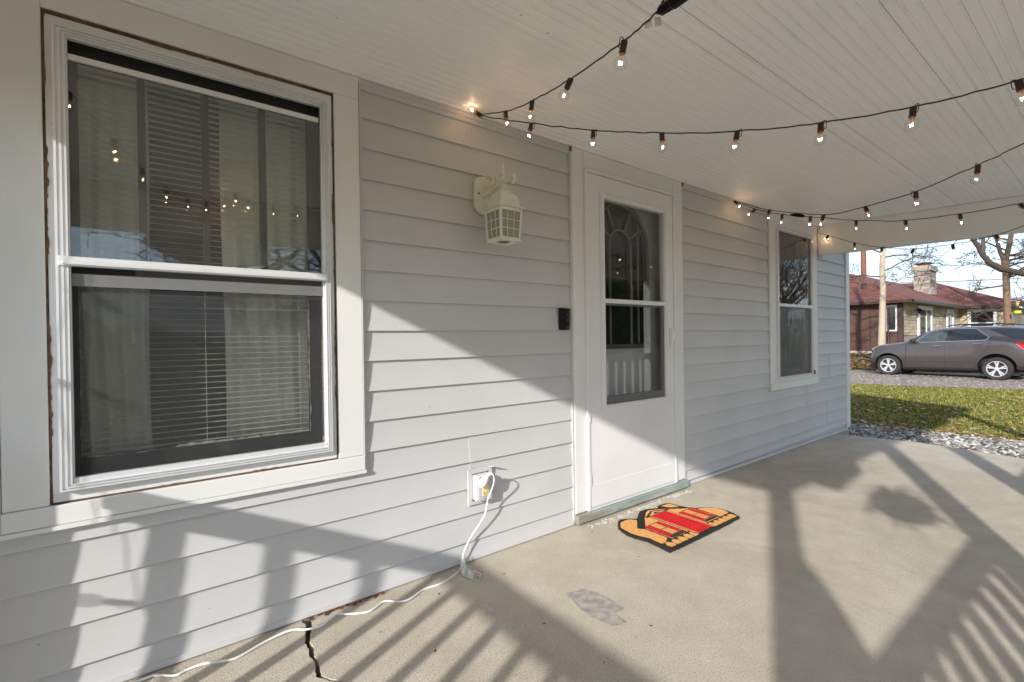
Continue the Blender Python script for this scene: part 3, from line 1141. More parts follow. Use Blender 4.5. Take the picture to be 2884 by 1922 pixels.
for zc in (1.86, 1.53, 0.62, 0.24):
    obj('hinge', MB().box(2.0285, 2.0445, -0.0358, -0.0345, zc - 0.04, zc + 0.04), M['white_metal'], door)
# pull handle on its plate
b = MB().box(2.831, 2.849, -0.034, -0.0282, 0.995, 1.145)
obj('handle_plate', b, M['white_metal'], door)
b = MB().tube([(2.842, -0.032, 1.135), (2.844, -0.050, 1.125), (2.847, -0.055, 1.10), (2.848, -0.052, 1.06), (2.846, -0.044, 1.015), (2.842, -0.034, 0.995)], [0.006, 0.007, 0.007, 0.006, 0.005, 0.004], 10)
obj('handle', b, M['plug_white'], door, True)
# rail of the closer / drip cap over the door
obj('drip_cap', MB().box(2.024, 2.906, -0.042, -0.0345, 2.050, 2.064), M['white_metal'], door)
# threshold
b = MB().box(1.922, 3.028, -0.048, 0.0, 0.010, 0.058)
o = obj('threshold', b, M['threshold'], house)
bevel(o, 0.004, 2)
obj('sill_plate', MB().box(2.024, 2.906, -0.030, 0.02, 0.0585, 0.072), M['alu'], house)
# inner door: white slab with a round-headed light
IX, IR, IZB, IZC = 2.465, 0.288, 1.005, 1.677
inner = MB()
yA, yB = 0.085, 0.118
inner.box(2.03, IX - IR, yA, yB, 0.062, 2.06)
inner.box(IX + IR, 2.90, yA, yB, 0.062, 2.06)
inner.box(IX - IR, IX + IR, yA, yB, 0.062, IZB)
K = 22
arc = [(IX + IR * math.cos(math.pi * i / K), IZC + IR * math.sin(math.pi * i / K)) for i in range(K + 1)]
for (xa, za), (xb, zb) in zip(arc, arc[1:]):
    inner.prism_y([(xa, za), (xb, zb), (xb, 2.06), (xa, 2.06)], yA, yB)
idoor = obj('inner_door', inner, simple('inner door paint', (0.34, 0.34, 0.335), 0.5, 0.05), house)
fr = MB()


def arch_path(r, zb):
    return [(IX - r, yA - 0.004, zb)] + [(IX - r * math.cos(math.pi * i / K), yA - 0.004, IZC + r * math.sin(math.pi * i / K)) for i in range(K + 1)] + [(IX + r, yA - 0.004, zb)]


fr.tube(arch_path(IR - 0.012, IZB + 0.01), 0.017, 6)
fr.tube([(IX - IR, yA - 0.004, IZB + 0.012), (IX + IR, yA - 0.004, IZB + 0.012)], 0.017, 6)
obj('light_frame', fr, simple('dark light frame', (0.06, 0.055, 0.05), 0.5, 0.1), idoor, True)
sp = MB()
sp.tube(arch_path(0.105, IZB + 0.03)[0:], 0.008, 6)
for a in (30, 64, 116, 150):
    q = R(a)
    sp.tube([(IX + 0.105 * math.cos(q), yA + 0.004, IZC + 0.105 * math.sin(q)), (IX + (IR - 0.02) * math.cos(q), yA + 0.004, IZC + (IR - 0.02) * math.sin(q))], 0.008, 6)
for xx in (IX - 0.19, IX + 0.19):
    sp.tube([(xx, yA + 0.004, IZB + 0.03), (xx, yA + 0.004, IZC + 0.20)], 0.007, 6)
obj('light_muntin', sp, simple('grey muntin', (0.13, 0.13, 0.125), 0.5, 0.05), idoor, True)
gp = MB().prism_y([(IX - IR + 0.004, IZB + 0.004), (IX + IR - 0.004, IZB + 0.004)] + [(IX + (IR - 0.004) * math.cos(math.pi * i / K), IZC + (IR - 0.004) * math.sin(math.pi * i / K)) for i in range(K + 1)], 0.100, 0.103)
obj('light_pane', gp, M['glass_in'], idoor)

M['rust'] = simple('rust red caulk', (0.30, 0.035, 0.015), 0.8, 0.3, 60)
for xx in (1.921, 3.026):
    obj('caulk_dab', MB().box(xx - 0.010, xx + 0.009, -0.023, -0.0185, 2.146, 2.172), M['rust'], house)

# ---- porch ceiling: one object per beaded board
back = MB().box(-0.62, 5.72, -2.36, -0.001, CEIL + 0.016, CEIL + 0.03)
ceil = obj('porch_ceiling', back, M['dark_gap'], house)
_rb = random.Random(15)
NB = 29
bw = 2.355 / NB


def board_x1(y):
    return 5.42 + 0.125 * (-y) + 0.02


for k in range(NB):
    y1 = -0.001 - k * bw
    front = k / NB
    gap = 0.0006 + (0.0008 + 0.0020 * _rb.random() if _rb.random() < 0.08 + 0.6 * front else 0.0)
    y0 = y1 - bw + gap
    dz = _rb.uniform(-0.0007, 0.0007)
    z = CEIL + dz
    c = (y0 + y1) / 2
    sec = [(y1, z + 0.012), (y1, z + 0.0022), (y1 - 0.0025, z), (c + 0.0075, z), (c + 0.0055, z + 0.0030), (c + 0.0035, z + 0.0012), (c, z + 0.0002), (c - 0.0035, z + 0.0012),
           (c - 0.0055, z + 0.0030), (c - 0.0075, z), (y0 + 0.0075, z), (y0 + 0.0055, z + 0.0028), (y0 + 0.0035, z + 0.0010), (y0 + 0.001, z + 0.0005), (y0, z + 0.0018), (y0, z + 0.012)]
    obj('ceiling_board', MB().extrude_x(sec, -0.62, board_x1(c)), M['ceiling'], ceil)

# ---- beams, posts and roof of the porch
M['beam'] = weathered('painted beam', (0.80, 0.80, 0.78), (0.45, 0.42, 0.36), 0.2, 0.5, (1, 1, 1), 3.0, 0.06, 40)
BZ = 1.872


def beam(poly, z0=BZ, z1=CEIL - 0.001):
    o = obj('porch_beam', MB().prism_z(poly, z0, z1), M['beam'], house)
    return bevel(o, 0.004)


beam([(5.418, -0.024), (5.545, -0.024), (5.85, -2.385), (5.72, -2.385)], 1.888)
beam([(-0.62, -0.032), (-0.49, -0.032), (-0.49, -2.255), (-0.62, -2.255)])
beam([(-0.62, -2.256), (5.70, -2.256), (5.715, -2.386), (-0.62, -2.386)])
b = MB().box(5.404, 5.418, -0.026, -0.012, 1.872, 2.15)
b.box(5.418, 5.52, -0.030, -0.012, 1.868, 1.880)
obj('beam_channel', b, M['siding'], house)
# shed roof over the porch and the main roof
rf = MB()
rf.add([(-0.95, -2.66, 2.20), (5.90, -2.66, 2.20), (6.32, 0.0, 2.95), (-0.95, 0.0, 2.95), (-0.95, -2.66, 2.26), (5.90, -2.66, 2.26), (6.32, 0.0, 3.02), (-0.95, 0.0, 3.02)],
       [(0, 3, 2, 1), (4, 5, 6, 7), (0, 1, 5, 4), (1, 2, 6, 5), (2, 3, 7, 6), (3, 0, 4, 7)])
rf.box(-0.95, 5.90, -2.655, -2.39, 2.176, 2.199)
M['shingle_dark'] = simple('dark shingles', (0.09, 0.085, 0.08), 0.9, 0.3, 20, 0.5, 40)
obj('porch_roof', rf, M['shingle_dark'], house)
rf = MB().add([(XL - 0.3, -0.2, 3.0), (XR + 0.25, -0.2, 3.0), (XR + 0.25, 3.5, 4.6), (XL - 0.3, 3.5, 4.6), (XL - 0.3, 7.3, 3.0), (XR + 0.25, 7.3, 3.0)],
              [(0, 1, 2, 3), (3, 2, 5, 4), (0, 3, 4), (1, 5, 2), (0, 4, 5, 1)])
obj('roof', rf, M['shingle_dark'], house)
bevel(obj('post', MB().box(-0.618, -0.502, -0.152, -0.032, 0.002, BZ - 0.001), M['trim'], house), 0.003)
for (px, py) in ((-0.556, -2.322), (1.66, -2.322), (2.98, -2.322), (5.74, -2.322)):
    b = MB().box(px - 0.058, px + 0.058, py - 0.058, py + 0.058, 0.002, BZ - 0.001)
    b.box(px - 0.07, px + 0.07, py - 0.07, py + 0.07, 0.001, 0.09)
    bevel(obj('post', b, M['trim'], house), 0.003)


def railing(name, label, x0, y0, x1, y1, phase, pitch, top=0.842, group='white porch railings'):
    """white railing between two points: top rail, bottom rail, square balusters"""
    L = math.hypot(x1 - x0, y1 - y0)
    along_x = abs(x1 - x0) > abs(y1 - y0)
    t = thing(name, label, 'railing', ((x0 + x1) / 2, (y0 + y1) / 2, 0.0), group)

    def bar(a, c, half, z0, z1):
        if along_x:
            return MB().box(x0 + a, x0 + c, y0 - half, y0 + half, z0, z1)
        return MB().box(x0 - half, x0 + half, y0 + a, y0 + c, z0, z1)
    bevel(obj('top_rail', bar(0, L, 0.044, top - 0.040, top), M['trim'], t), 0.005)
    bevel(obj('sub_rail', bar(0.0, L, 0.019, top - 0.085, top - 0.0405), M['trim'], t), 0.002)
    bevel(obj('bottom_rail', bar(0.0, L, 0.019, 0.075, 0.113), M['trim'], t), 0.002)
    bal = MB().box(-0.018, 0.018, -0.018, 0.018, 0.1135, top - 0.0855).mesh('baluster')
    bal.materials.append(M['trim'])
    p = phase
    while p < L - 0.03:
        link('baluster', bal, t, (x0 + p, y0, 0) if along_x else (x0, y0 + p, 0))
        p += pitch
    for p in (0.02, L / 2, L - 0.02):
        q = (x0 + p, y0) if along_x else (x0, y0 + p)
        obj('foot_block', MB().box(q[0] - 0.018, q[0] + 0.018, q[1] - 0.018, q[1] + 0.018, 0.001, 0.0745), M['trim'], t)
    return t


railing('porch_railing', 'white railing at the near porch end, casting the barred shadow below the siding', -0.585, -2.26, -0.585, -0.252, 0.045, 0.1605)
front_rail = railing('porch_railing', 'white front railing left of the steps, casting the barred shadow at lower right', -0.496, -2.30, 1.60, -2.30, 0.06, 0.172)
railing('porch_railing', 'white railing along the porch front right of the steps, seen only by its shadow', 3.04, -2.30, 5.68, -2.30, 0.06, 0.172)
b = MB().prism_y([(-0.495, 0.843), (0.02, 0.843), (-0.05, 0.93), (-0.165, 1.10), (-0.29, 1.25), (-0.42, 1.36), (-0.495, 1.40)], -2.325, -2.305)
obj('shadow_panel', b, M['trim'], front_rail)  # unseen panel added, shaped to cast the widening shadow beside the corner post
o = obj('beam_shadow_board', MB().prism_y([(0.0, 1.871), (-0.05, 1.80), (0.25, 1.64), (0.50, 1.67), (0.77, 1.70), (0.79, 1.871)], -2.35, -2.33), M['trim'], house)  # unseen board added under the beam, cut to the shadow it throws on the slab
# step down to the path between the two front railings
b = MB().box(1.8, 2.85, -2.86, -2.53, -0.2, -0.07)
tag(bevel(obj('porch_step', b, M['concrete']), 0.008), 'concrete step in front of the porch opening', 'step')
# fern hanging from the front beam (its shadow lies on the slab)
fern = thing('hanging_fern', 'bushy fern in a hanging basket on the front beam, seen as the leafy shadow', 'fern', (1.0, -2.33, 1.19))
fb = MB()
_rf = random.Random(31)
for i in range(85):
    a = _rf.uniform(0, 6.283)
    L = _rf.uniform(0.17, 0.34)
    up = _rf.uniform(-0.02, 0.16)
    pts = []
    for k in range(6):
        t = k / 5
        pts.append((1.0 + math.cos(a) * L * t, -2.33 + math.sin(a) * L * t * 0.8, 1.33 + up * math.sin(t * 2.4) - 0.16 * t * t + 0.06 * _rf.uniform(-.1, .1)))
    for k in range(5):
        x0, y0, z0 = pts[k]
        x1, y1, z1 = pts[k + 1]
        w = 0.022 * (1 - abs(k - 1.5) / 5)
        dx, dy = -math.sin(a) * w, math.cos(a) * w
        o_ = len(fb.v)
        fb.v += [(x0, y0, z0), (x0 + dx, y0 + dy, z0 - 0.01), (x1, y1, z1), (x0 - dx, y0 - dy, z0 - 0.01)]
        fb.f += [(o_, o_ + 1, o_ + 2), (o_, o_ + 2, o_ + 3)]
M['fern'] = simple('fern green', (0.05, 0.10, 0.025), 0.8, 0.3, 20)
me = bpy.data.meshes.new('fronds')
me.from_pydata(fb.v, [], fb.f)
me.materials.append(M['fern'])
link('fronds', me, fern)
obj('basket', MB().lathe([(0.09, 1.17), (0.135, 1.20), (0.15, 1.31), (0.14, 1.315)], 18, (1.0, -2.33, 0)), simple('basket', (0.06, 0.04, 0.025), 0.8, 0.2), fern, True)
for k in range(3):
    a = k * 2.094 + 0.3
    obj('hanger_wire', MB().tube([(1.0 + 0.145 * math.cos(a), -2.33 + 0.145 * math.sin(a), 1.31), (1.0, -2.33, 1.70), (1.0, -2.33, 1.871)], 0.002, 5), M['black_plastic'], fern)

# ================================================================== THINGS ON THE WALL
# ---- wall lantern
LX, LY = 1.325, -0.175
lan = thing('wall_lantern', 'cream painted square carriage lantern with gridded frosted panes on the siding left of the door', 'lantern', (LX, -0.02, 1.53))
plate = [(1.262, 1.722), (1.262, 1.850), (1.285, 1.872), (1.315, 1.880), (1.345, 1.872), (1.368, 1.850), (1.368, 1.722), (1.345, 1.700), (1.315, 1.692), (1.285, 1.700)]
bevel(obj('back_plate', MB().prism_y(plate, -0.032, -0.012), M['lantern'], lan), 0.004)
obj('screw', MB().lathe([(0.004, -0.0355), (0.004, -0.0325)], 10, (1.283, 0, 1.79), 'y'), M['black_plastic'], lan)


def sq(prof, c, ph=math.pi / 4):
    return MB().lathe([(h * math.sqrt(2), z) for h, z in prof], 4, c, 'z', ph)


# cap: bell of four curved faces over a flat flared brim
obj('cap', sq([(0.0715, 1.684), (0.0715, 1.689), (0.056, 1.694), (0.056, 1.698), (0.054, 1.722), (0.047, 1.742), (0.034, 1.757), (0.026, 1.762), (0.026, 1.772), (0.018, 1.776)], (LX, LY, 0)), M['lantern'], lan)
obj('finial', MB().lathe([(0.020, 1.776), (0.024, 1.782), (0.014, 1.788), (0.018, 1.793), (0.018, 1.799), (0.013, 1.803), (0.013, 1.815), (0.022, 1.820), (0.023, 1.825), (0.012, 1.830), (0.009, 1.836), (0.009, 1.846), (0.015, 1.852), (0.009, 1.858), (0.007, 1.862), (0.0085, 1.876), (0.0065, 1.892), (0.003, 1.900)], 16, (LX, LY, 0)), M['lantern'], lan, True)
# arm through the finial, ending in a curl
obj('arm', MB().tube([(LX - 0.012, -0.030, 1.776), (LX - 0.006, -0.07, 1.790), (LX, -0.13, 1.806), (LX, LY, 1.813), (LX, -0.21, 1.820), (LX, -0.245, 1.824)], [0.011, 0.012, 0.012, 0.013, 0.013, 0.012], 10), M['lantern'], lan, True)
cu = []
for k in range(15):
    a = R(90 - k * 24)
    rr = 0.021 * (1 - k / 22)
    cu.append((LX, -0.247 - rr * math.cos(a) * 1.0, 1.806 + rr * math.sin(a)))
obj('arm_curl', MB().tube(cu, [0.0085 * (1 - k / 30) for k in range(15)], 8), M['lantern'], lan, True)
for s_, xx in ((1, LX - 0.012), (1, LX + 0.010)):
    cu = []
    for k in range(24):
        a = R(-70 + k * 17)
        rr = 0.034 * (1 - 0.45 * k / 24)
        cu.append((xx, -0.082 - rr * math.cos(a), 1.838 + rr * math.sin(a)))
    obj('scroll', MB().tube(cu, 0.0055, 8), M['lantern'], lan, True)
cu = [(LX, -0.034, 1.735), (LX, -0.055, 1.738), (LX, -0.075, 1.752), (LX, -0.082, 1.772), (LX, -0.070, 1.782), (LX, -0.060, 1.772), (LX, -0.068, 1.762)]
obj('scroll', MB().tube(cu, 0.005, 8), M['lantern'], lan, True)
# cage: four corner posts that lean in, bars and frosted panes
T0, T1, zT, zB = 0.0590, 0.0515, 1.683, 1.536


def hw(z):
    return T1 + (T0 - T1) * (z - zB) / (zT - zB)


cage = MB()
for sx in (-1, 1):
    for sy in (-1, 1):
        a, c = (LX + sx * hw(zB), LY + sy * hw(zB), zB), (LX + sx * hw(zT), LY + sy * hw(zT), zT)
        w = 0.0048
        cage.add([(a[0] - w, a[1] - w, zB), (a[0] + w, a[1] - w, zB), (a[0] + w, a[1] + w, zB), (a[0] - w, a[1] + w, zB),
                  (c[0] - w, c[1] - w, zT), (c[0] + w, c[1] - w, zT), (c[0] + w, c[1] + w, zT), (c[0] - w, c[1] + w, zT)],
                 [(0, 3, 2, 1), (4, 5, 6, 7), (0, 1, 5, 4), (1, 2, 6, 5), (2, 3, 7, 6), (3, 0, 4, 7)])
for zz, hh in ((zT - 0.0075, 0.0075), (zB + 0.006, 0.0055)):
    h = hw(zz)
    for sx in (-1, 1):
        cage.box(LX + sx * h - 0.003, LX + sx * h + 0.003, LY - h + 0.005, LY + h - 0.005, zz - hh, zz + hh)
        cage.box(LX - h + 0.005, LX + h - 0.005, LY + sx * h - 0.003, LY + sx * h + 0.003, zz - hh, zz + hh)
obj('cage', cage, M['lantern'], lan)
zr0, zr1 = zB + 0.012, zT - 0.0155
for face in range(4):
    ca, sa = math.cos(face * math.pi / 2), math.sin(face * math.pi / 2)

    def P(u, z, off=0.0):
        h = hw(z) + off
        return (LX + u * ca + h * sa, LY + u * sa - h * ca, z)
    bars = MB()
    for t in (1 / 3, 2 / 3):
        z = zr0 + (zr1 - zr0) * t
        bars.tube([P(-hw(z) + 0.004, z, 0.001), P(hw(z) - 0.004, z, 0.001)], 0.0021, 6)
        bars.tube([P((2 * t - 1) * hw(zr0), zr0, 0.0012), P((2 * t - 1) * hw(zr1), zr1, 0.0012)], 0.0021, 6)
    obj('glazing_bar', bars, M['lantern'], lan, True)
    for i in range(3):
        for j in range(3):
            z0 = zr0 + (zr1 - zr0) * j / 3 + 0.001
            z1 = zr0 + (zr1 - zr0) * (j + 1) / 3 - 0.001
            q = []
            for (zz, e0, e1) in ((z0, i, i + 1), (z1, i, i + 1)):
                wv = hw(zz) - 0.005
                q.append((-wv + 2 * wv * e0 / 3, -wv + 2 * wv * e1 / 3, zz))
            vs_ = [P(q[0][0], z0, -0.002), P(q[0][1], z0, -0.002), P(q[1][1], z1, -0.002), P(q[1][0], z1, -0.002),
                   P(q[0][0], z0, -0.0035), P(q[0][1], z0, -0.0035), P(q[1][1], z1, -0.0035), P(q[1][0], z1, -0.0035)]
            obj('pane', MB().add(vs_, [(0, 1, 2, 3), (7, 6, 5, 4), (0, 4, 5, 1), (1, 5, 6, 2), (2, 6, 7, 3), (3, 7, 4, 0)]), M['frost'], lan)
# bottom plate with its round hole
bp = MB()
n = 32
h = hw(zB) + 0.006
for ring_z in (zB - 0.004, zB + 0.0005):
    for i in range(n):
        a = 2 * math.pi * i / n
        bp.v.append((LX + 0.031 * math.cos(a), LY + 0.031 * math.sin(a), ring_z))
    for i in range(n):
        a = 2 * math.pi * i / n
        k = 1 / max(abs(math.cos(a)), abs(math.sin(a)))
        bp.v.append((LX + h * k * math.cos(a), LY + h * k * math.sin(a), ring_z))
for i in range(n):
    j = (i + 1) % n
    bp.f += [(i, j, n + j, n + i), (2 * n + i, 3 * n + i, 3 * n + j, 2 * n + j), (i, 2 * n + i, 2 * n + j, j), (n + i, n + j, 3 * n + j, 3 * n + i)]
obj('bottom_plate', bp, M['lantern'], lan)
for sx in (-1, 1):
    for sy in (-1, 1):
        obj('screw', MB().lathe([(0.003, zB - 0.0052), (0.003, zB - 0.0041)], 8, (LX + sx * 0.043, LY + sy * 0.043, 0)), M['black_plastic'], lan)
obj('lamp_bulb', MB().lathe([(0.010, 1.66), (0.012, 1.63), (0.026, 1.600), (0.027, 1.585), (0.018, 1.565), (0.004, 1.558)], 14, (LX, LY, 0)), simple('milk bulb', (0.7, 0.7, 0.62), 0.3, 0.03), lan, True)

# ---- doorbell
db = thing('doorbell', 'black video doorbell on the siding beside the door casing', 'doorbell', (1.85, -0.02, 1.12))
bevel(obj('body', MB().add([(1.818, -0.012, 1.122), (1.886, -0.012, 1.122), (1.886, -0.012, 1.246), (1.818, -0.012, 1.246), (1.836, -0.042, 1.124), (1.884, -0.036, 1.124), (1.884, -0.036, 1.244), (1.834, -0.042, 1.244)],
                           [(0, 3, 2, 1), (4, 5, 6, 7), (0, 1, 5, 4), (1, 2, 6, 5), (2, 3, 7, 6), (3, 0, 4, 7)]), M['black_plastic'], db), 0.003)
obj('lens', MB().lathe([(0.009, -0.0425), (0.009, -0.0385)], 16, (1.861, 0, 1.212), 'y'), simple('lens', (0.03, 0.032, 0.04), 0.15, 0.1), db)
obj('button', MB().lathe([(0.013, -0.0435), (0.013, -0.038)], 20, (1.861, 0, 1.178), 'y'), simple('button', (0.02, 0.02, 0.022), 0.25, 0.1), db)
obj('badge', MB().box(1.852, 1.872, -0.0398, -0.0375, 1.132, 1.138), simple('badge', (0.10, 0.10, 0.11), 0.3, 0.1), db)

# ---- outlet
ot = thing('wall_outlet', 'almond outlet in a grey plate and white mounting block low on the siding', 'outlet', (1.27, -0.02, 0.27))
b = frame_boxes(MB(), 1.205, 1.348, 0.272, 0.446, 0.024, 0.020, 0.022, 0.018, -0.022, -0.012)
bevel(obj('mounting_block', b, M['siding'], ot), 0.002)
b = MB().add([(1.325, -0.022, 0.440), (1.352, -0.022, 0.440), (1.352, -0.058, 0.449), (1.335, -0.052, 0.449), (1.325, -0.022, 0.444), (1.352, -0.022, 0.444), (1.352, -0.058, 0.452), (1.335, -0.052, 0.452)],
             [(0, 3, 2, 1), (4, 5, 6, 7), (0, 1, 5, 4), (1, 2, 6, 5), (2, 3, 7, 6), (3, 0, 4, 7)])
obj('cover_flap', b, M['siding'], ot)
bevel(obj('box', MB().box(1.232, 1.318, -0.052, -0.012, 0.300, 0.418), M['white_metal'], ot), 0.002)
bevel(obj('plate', MB().box(1.244, 1.320, -0.056, -0.0525, 0.296, 0.414), M['plate_grey'], ot), 0.0015)
bevel(obj('receptacle', MB().box(1.262, 1.299, -0.0605, -0.0565, 0.318, 0.392), M['almond'], ot), 0.002)
for xx, zz, hh in ((1.272, 0.334, 0.005), (1.288, 0.334, 0.0045)):
    obj('slot', MB().box(xx - 0.0012, xx + 0.0012, -0.0615, -0.0606, zz - hh, zz + hh), M['black_plastic'], ot)
obj('ground_hole', MB().lathe([(0.0025, -0.0615), (0.0025, -0.0606)], 10, (1.280, 0, 0.325), 'y'), M['black_plastic'], ot)
for zz in (0.304, 0.405):
    obj('screw', MB().lathe([(0.0028, -0.0575), (0.0028, -0.0562)], 8, (1.281, 0, zz), 'y'), M['black_plastic'], ot)

# ---- white extension cord from the outlet along the foot of the wall
cd = thing('extension_cord', 'white extension cord plugged into the outlet and trailing along the siding', 'cord', (1.15, -0.06, 0.0))
pw = [(1.281, -0.085, 0.430), (1.284, -0.100, 0.435), (1.290, -0.110, 0.428), (1.295, -0.110, 0.405), (1.296, -0.100, 0.377), (1.290, -0.085, 0.339), (1.283, -0.075, 0.312), (1.281, -0.065, 0.274),
      (1.280, -0.055, 0.236), (1.266, -0.050, 0.208), (1.240, -0.045, 0.173), (1.214, -0.040, 0.143), (1.191, -0.035, 0.108), (1.168, -0.035, 0.072), (1.157, -0.035, 0.036), (1.150, -0.040, 0.010)]
pf = [(1.136, -0.056, 0.006), (1.09, -0.084, 0.005), (1.001, -0.114, 0.005), (0.916, -0.112, 0.005), (0.843, -0.146, 0.008), (0.799, -0.144, 0.008), (0.746, -0.100, 0.008), (0.699, -0.119, 0.008), (0.663, -0.126, 0.006),
      (0.596, -0.092, 0.006), (0.565, -0.072, 0.010), (0.527, -0.094, 0.012), (0.489, -0.111, 0.008), (0.445, -0.100, 0.008), (0.400, -0.073, 0.010), (0.348, -0.072, 0.008), (0.296, -0.083, 0.006),
      (0.218, -0.113, 0.006), (0.173, -0.106, 0.008), (0.121, -0.082, 0.008), (0.077, -0.079, 0.006), (0.043, -0.086, 0.006), (-0.002, -0.050, 0.006), (-0.046, -0.044, 0.006), (-0.3, -0.06, 0.006), (-0.55, -0.30, 0.006)]


def smooth_path(p, k=5):
    """Catmull-Rom through the points"""
    p = [Vector(q) for q in p]
    out = []
    for i in range(len(p) - 1):
        p0, p1, p2, p3 = p[max(i - 1, 0)], p[i], p[i + 1], p[min(i + 2, len(p) - 1)]
        for j in range(k):
            t = j / k
            out.append(0.5 * ((2 * p1) + (p2 - p0) * t + (2 * p0 - 5 * p1 + 4 * p2 - p3) * t * t + (3 * p1 - p0 - 3 * p2 + p3) * t ** 3))
    out.append(p[-1])
    return out


path = smooth_path(pw + pf, 6)
b = MB()
b.tube([p + Vector((0.0, 0.0, 0.0012)) for p in path], 0.0024, 7)
b.tube([p + Vector((0.001, -0.0015, -0.0014)) for p in path], 0.0022, 7)
obj('cord', b, M['cord_white'], cd, True, 60)
pl_ = [(1.247, -0.066, 0.375), (1.252, -0.074, 0.388), (1.259, -0.080, 0.400), (1.268, -0.083, 0.414), (1.276, -0.085, 0.424), (1.282, -0.088, 0.432)]
obj('plug', MB().tube(pl_, [0.017, 0.021, 0.019, 0.013, 0.009, 0.0065], 14), M['plug_white'], cd, True, 60)
obj('plug_back', MB().lathe([(0.015, -0.0752), (0.017, -0.066), (0.017, -0.0608)], 14, (1.262, 0, 0.384), 'y'), M['plug_white'], cd, True, 60)
tg = MB()
tp = [(1.160, -0.046, 0.052), (1.158, -0.062, 0.030), (1.160, -0.085, 0.014), (1.172, -0.120, 0.008), (1.180, -0.165, 0.012)]
tq = [(1.128, -0.066, 0.030), (1.118, -0.085, 0.012), (1.112, -0.115, 0.004), (1.128, -0.165, 0.003), (1.143, -0.208, 0.004)]
for a, c in zip(tp, tq):
    tg.v += [a, c]
tg.f = [(2 * i, 2 * i + 1, 2 * i + 3, 2 * i + 2) for i in range(4)]
o = obj('paper_tag', tg, M['paper'], cd)
o.modifiers.new('thick', 'SOLIDIFY').thickness = 0.0006
tl = MB()
for i in range(3):
    a0, a1, c0, c1 = Vector(tp[i + 1 if i < 3 else 3]), Vector(tp[i + 2 if i < 3 else 4]), Vector(tq[i + 1]), Vector(tq[i + 2])
    for k in range(9):
        t = 0.08 + k * 0.1
        if i == 2 and t < 0.4:
            continue
        s0 = a0.lerp(c0, t)
        s1 = a1.lerp(c1, t)
        u0, u1 = s0.lerp(s1, 0.03), s0.lerp(s1, 0.9)
        up = Vector((0.0004, -0.0002, 0.0009))
        tl.tube([u0 + up, u1 + up], 0.00085, 4)
obj('tag_print', tl, M['ink'], cd)
tl = MB()
a0, a1, c0, c1 = Vector(tp[3]), Vector(tp[4]), Vector(tq[3]), Vector(tq[4])
for k in range(5):
    q0 = a0.lerp(a1, 0.08 + k * 0.17).lerp(c0.lerp(c1, 0.08 + k * 0.17), 0.2)
    q1 = a0.lerp(a1, 0.08 + k * 0.17).lerp(c0.lerp(c1, 0.08 + k * 0.17), 0.32)
    tl.tube([q0 + Vector((0, 0, 0.001)), q1 + Vector((0.002, -0.004, 0.001))], 0.002, 4)
obj('tag_red_print', tl, M['ink_red'], cd)

# ---- door mat cut to the outline of a cottage
mt = thing('door_mat', 'coir door mat shaped like a cottage with red door and shutters', 'mat', (2.4, -0.35, 0.0))
OUT = [(2.036, -0.566), (2.20, -0.569), (2.40, -0.567), (2.58, -0.564), (2.735, -0.558), (2.766, -0.495), (2.772, -0.438), (2.750, -0.376), (2.700, -0.335), (2.664, -0.318), (2.640, -0.288), (2.624, -0.235),
       (2.614, -0.162), (2.56, -0.148), (2.514, -0.150), (2.500, -0.180), (2.455, -0.158), (2.405, -0.138), (2.347, -0.140), (2.295, -0.172), (2.247, -0.200), (2.205, -0.168), (2.161, -0.149), (2.120, -0.165),
       (2.073, -0.206), (2.050, -0.249), (2.034, -0.305), (2.041, -0.367), (2.055, -0.415), (2.047, -0.488)]
_rm = random.Random(2)


def rag(pts, amp, step=0.008):
    out = []
    n = len(pts)
    for i in range(n):
        (x0, y0), (x1, y1) = pts[i], pts[(i + 1) % n]
        k = max(1, int(math.hypot(x1 - x0, y1 - y0) / step))
        for j in range(k):
            t = j / k
            out.append((x0 + (x1 - x0) * t + _rm.uniform(-amp, amp), y0 + (y1 - y0) * t + _rm.uniform(-amp, amp)))
    return out


def matpiece(name, polys, z0, z1, mat):
    b = MB()
    for p in polys:
        b.prism_z(p, z0, z1)
    o = obj(name, b, mat, mt)
    o.modifiers.new('tri', 'TRIANGULATE')
    return o


rect = lambda x0, x1, y0, y1: [(x0, y0), (x1, y0), (x1, y1), (x0, y1)]
matpiece('backing', [rag(OUT, 0.0022)], 0.001, 0.0145, M['coir_black'])
tan = [[(2.072, -0.225), (2.128, -0.180), (2.195, -0.180), (2.226, -0.215), (2.128, -0.296), (2.140, -0.318), (2.153, -0.330), (2.153, -0.470), (2.095, -0.500), (2.070, -0.492), (2.078, -0.410), (2.060, -0.360), (2.053, -0.305)],
       [(2.168, -0.322), (2.275, -0.235), (2.370, -0.172), (2.405, -0.166), (2.470, -0.196), (2.640, -0.315), (2.637, -0.487), (2.168, -0.490)],
       [(2.660, -0.335), (2.705, -0.352), (2.742, -0.385), (2.757, -0.438), (2.748, -0.485), (2.652, -0.488)],
       [(2.528, -0.170), (2.600, -0.172), (2.606, -0.240), (2.560, -0.220)]]
for k in range(5):
    x = 2.078 + k * 0.053
    tan.append([(x, -0.548), (x + 0.042, -0.548), (x + 0.044, -0.520), (x + 0.030, -0.502), (x + 0.012, -0.503), (x - 0.002, -0.522)])
for k in range(5):
    x = 2.487 + k * 0.050
    tan.append([(x, -0.546), (x + 0.040, -0.546), (x + 0.042, -0.518), (x + 0.028, -0.500), (x + 0.010, -0.501), (x - 0.002, -0.520)])
matpiece('coir_field', [rag(p, 0.0015) for p in tan], 0.0146, 0.0166, M['coir'])
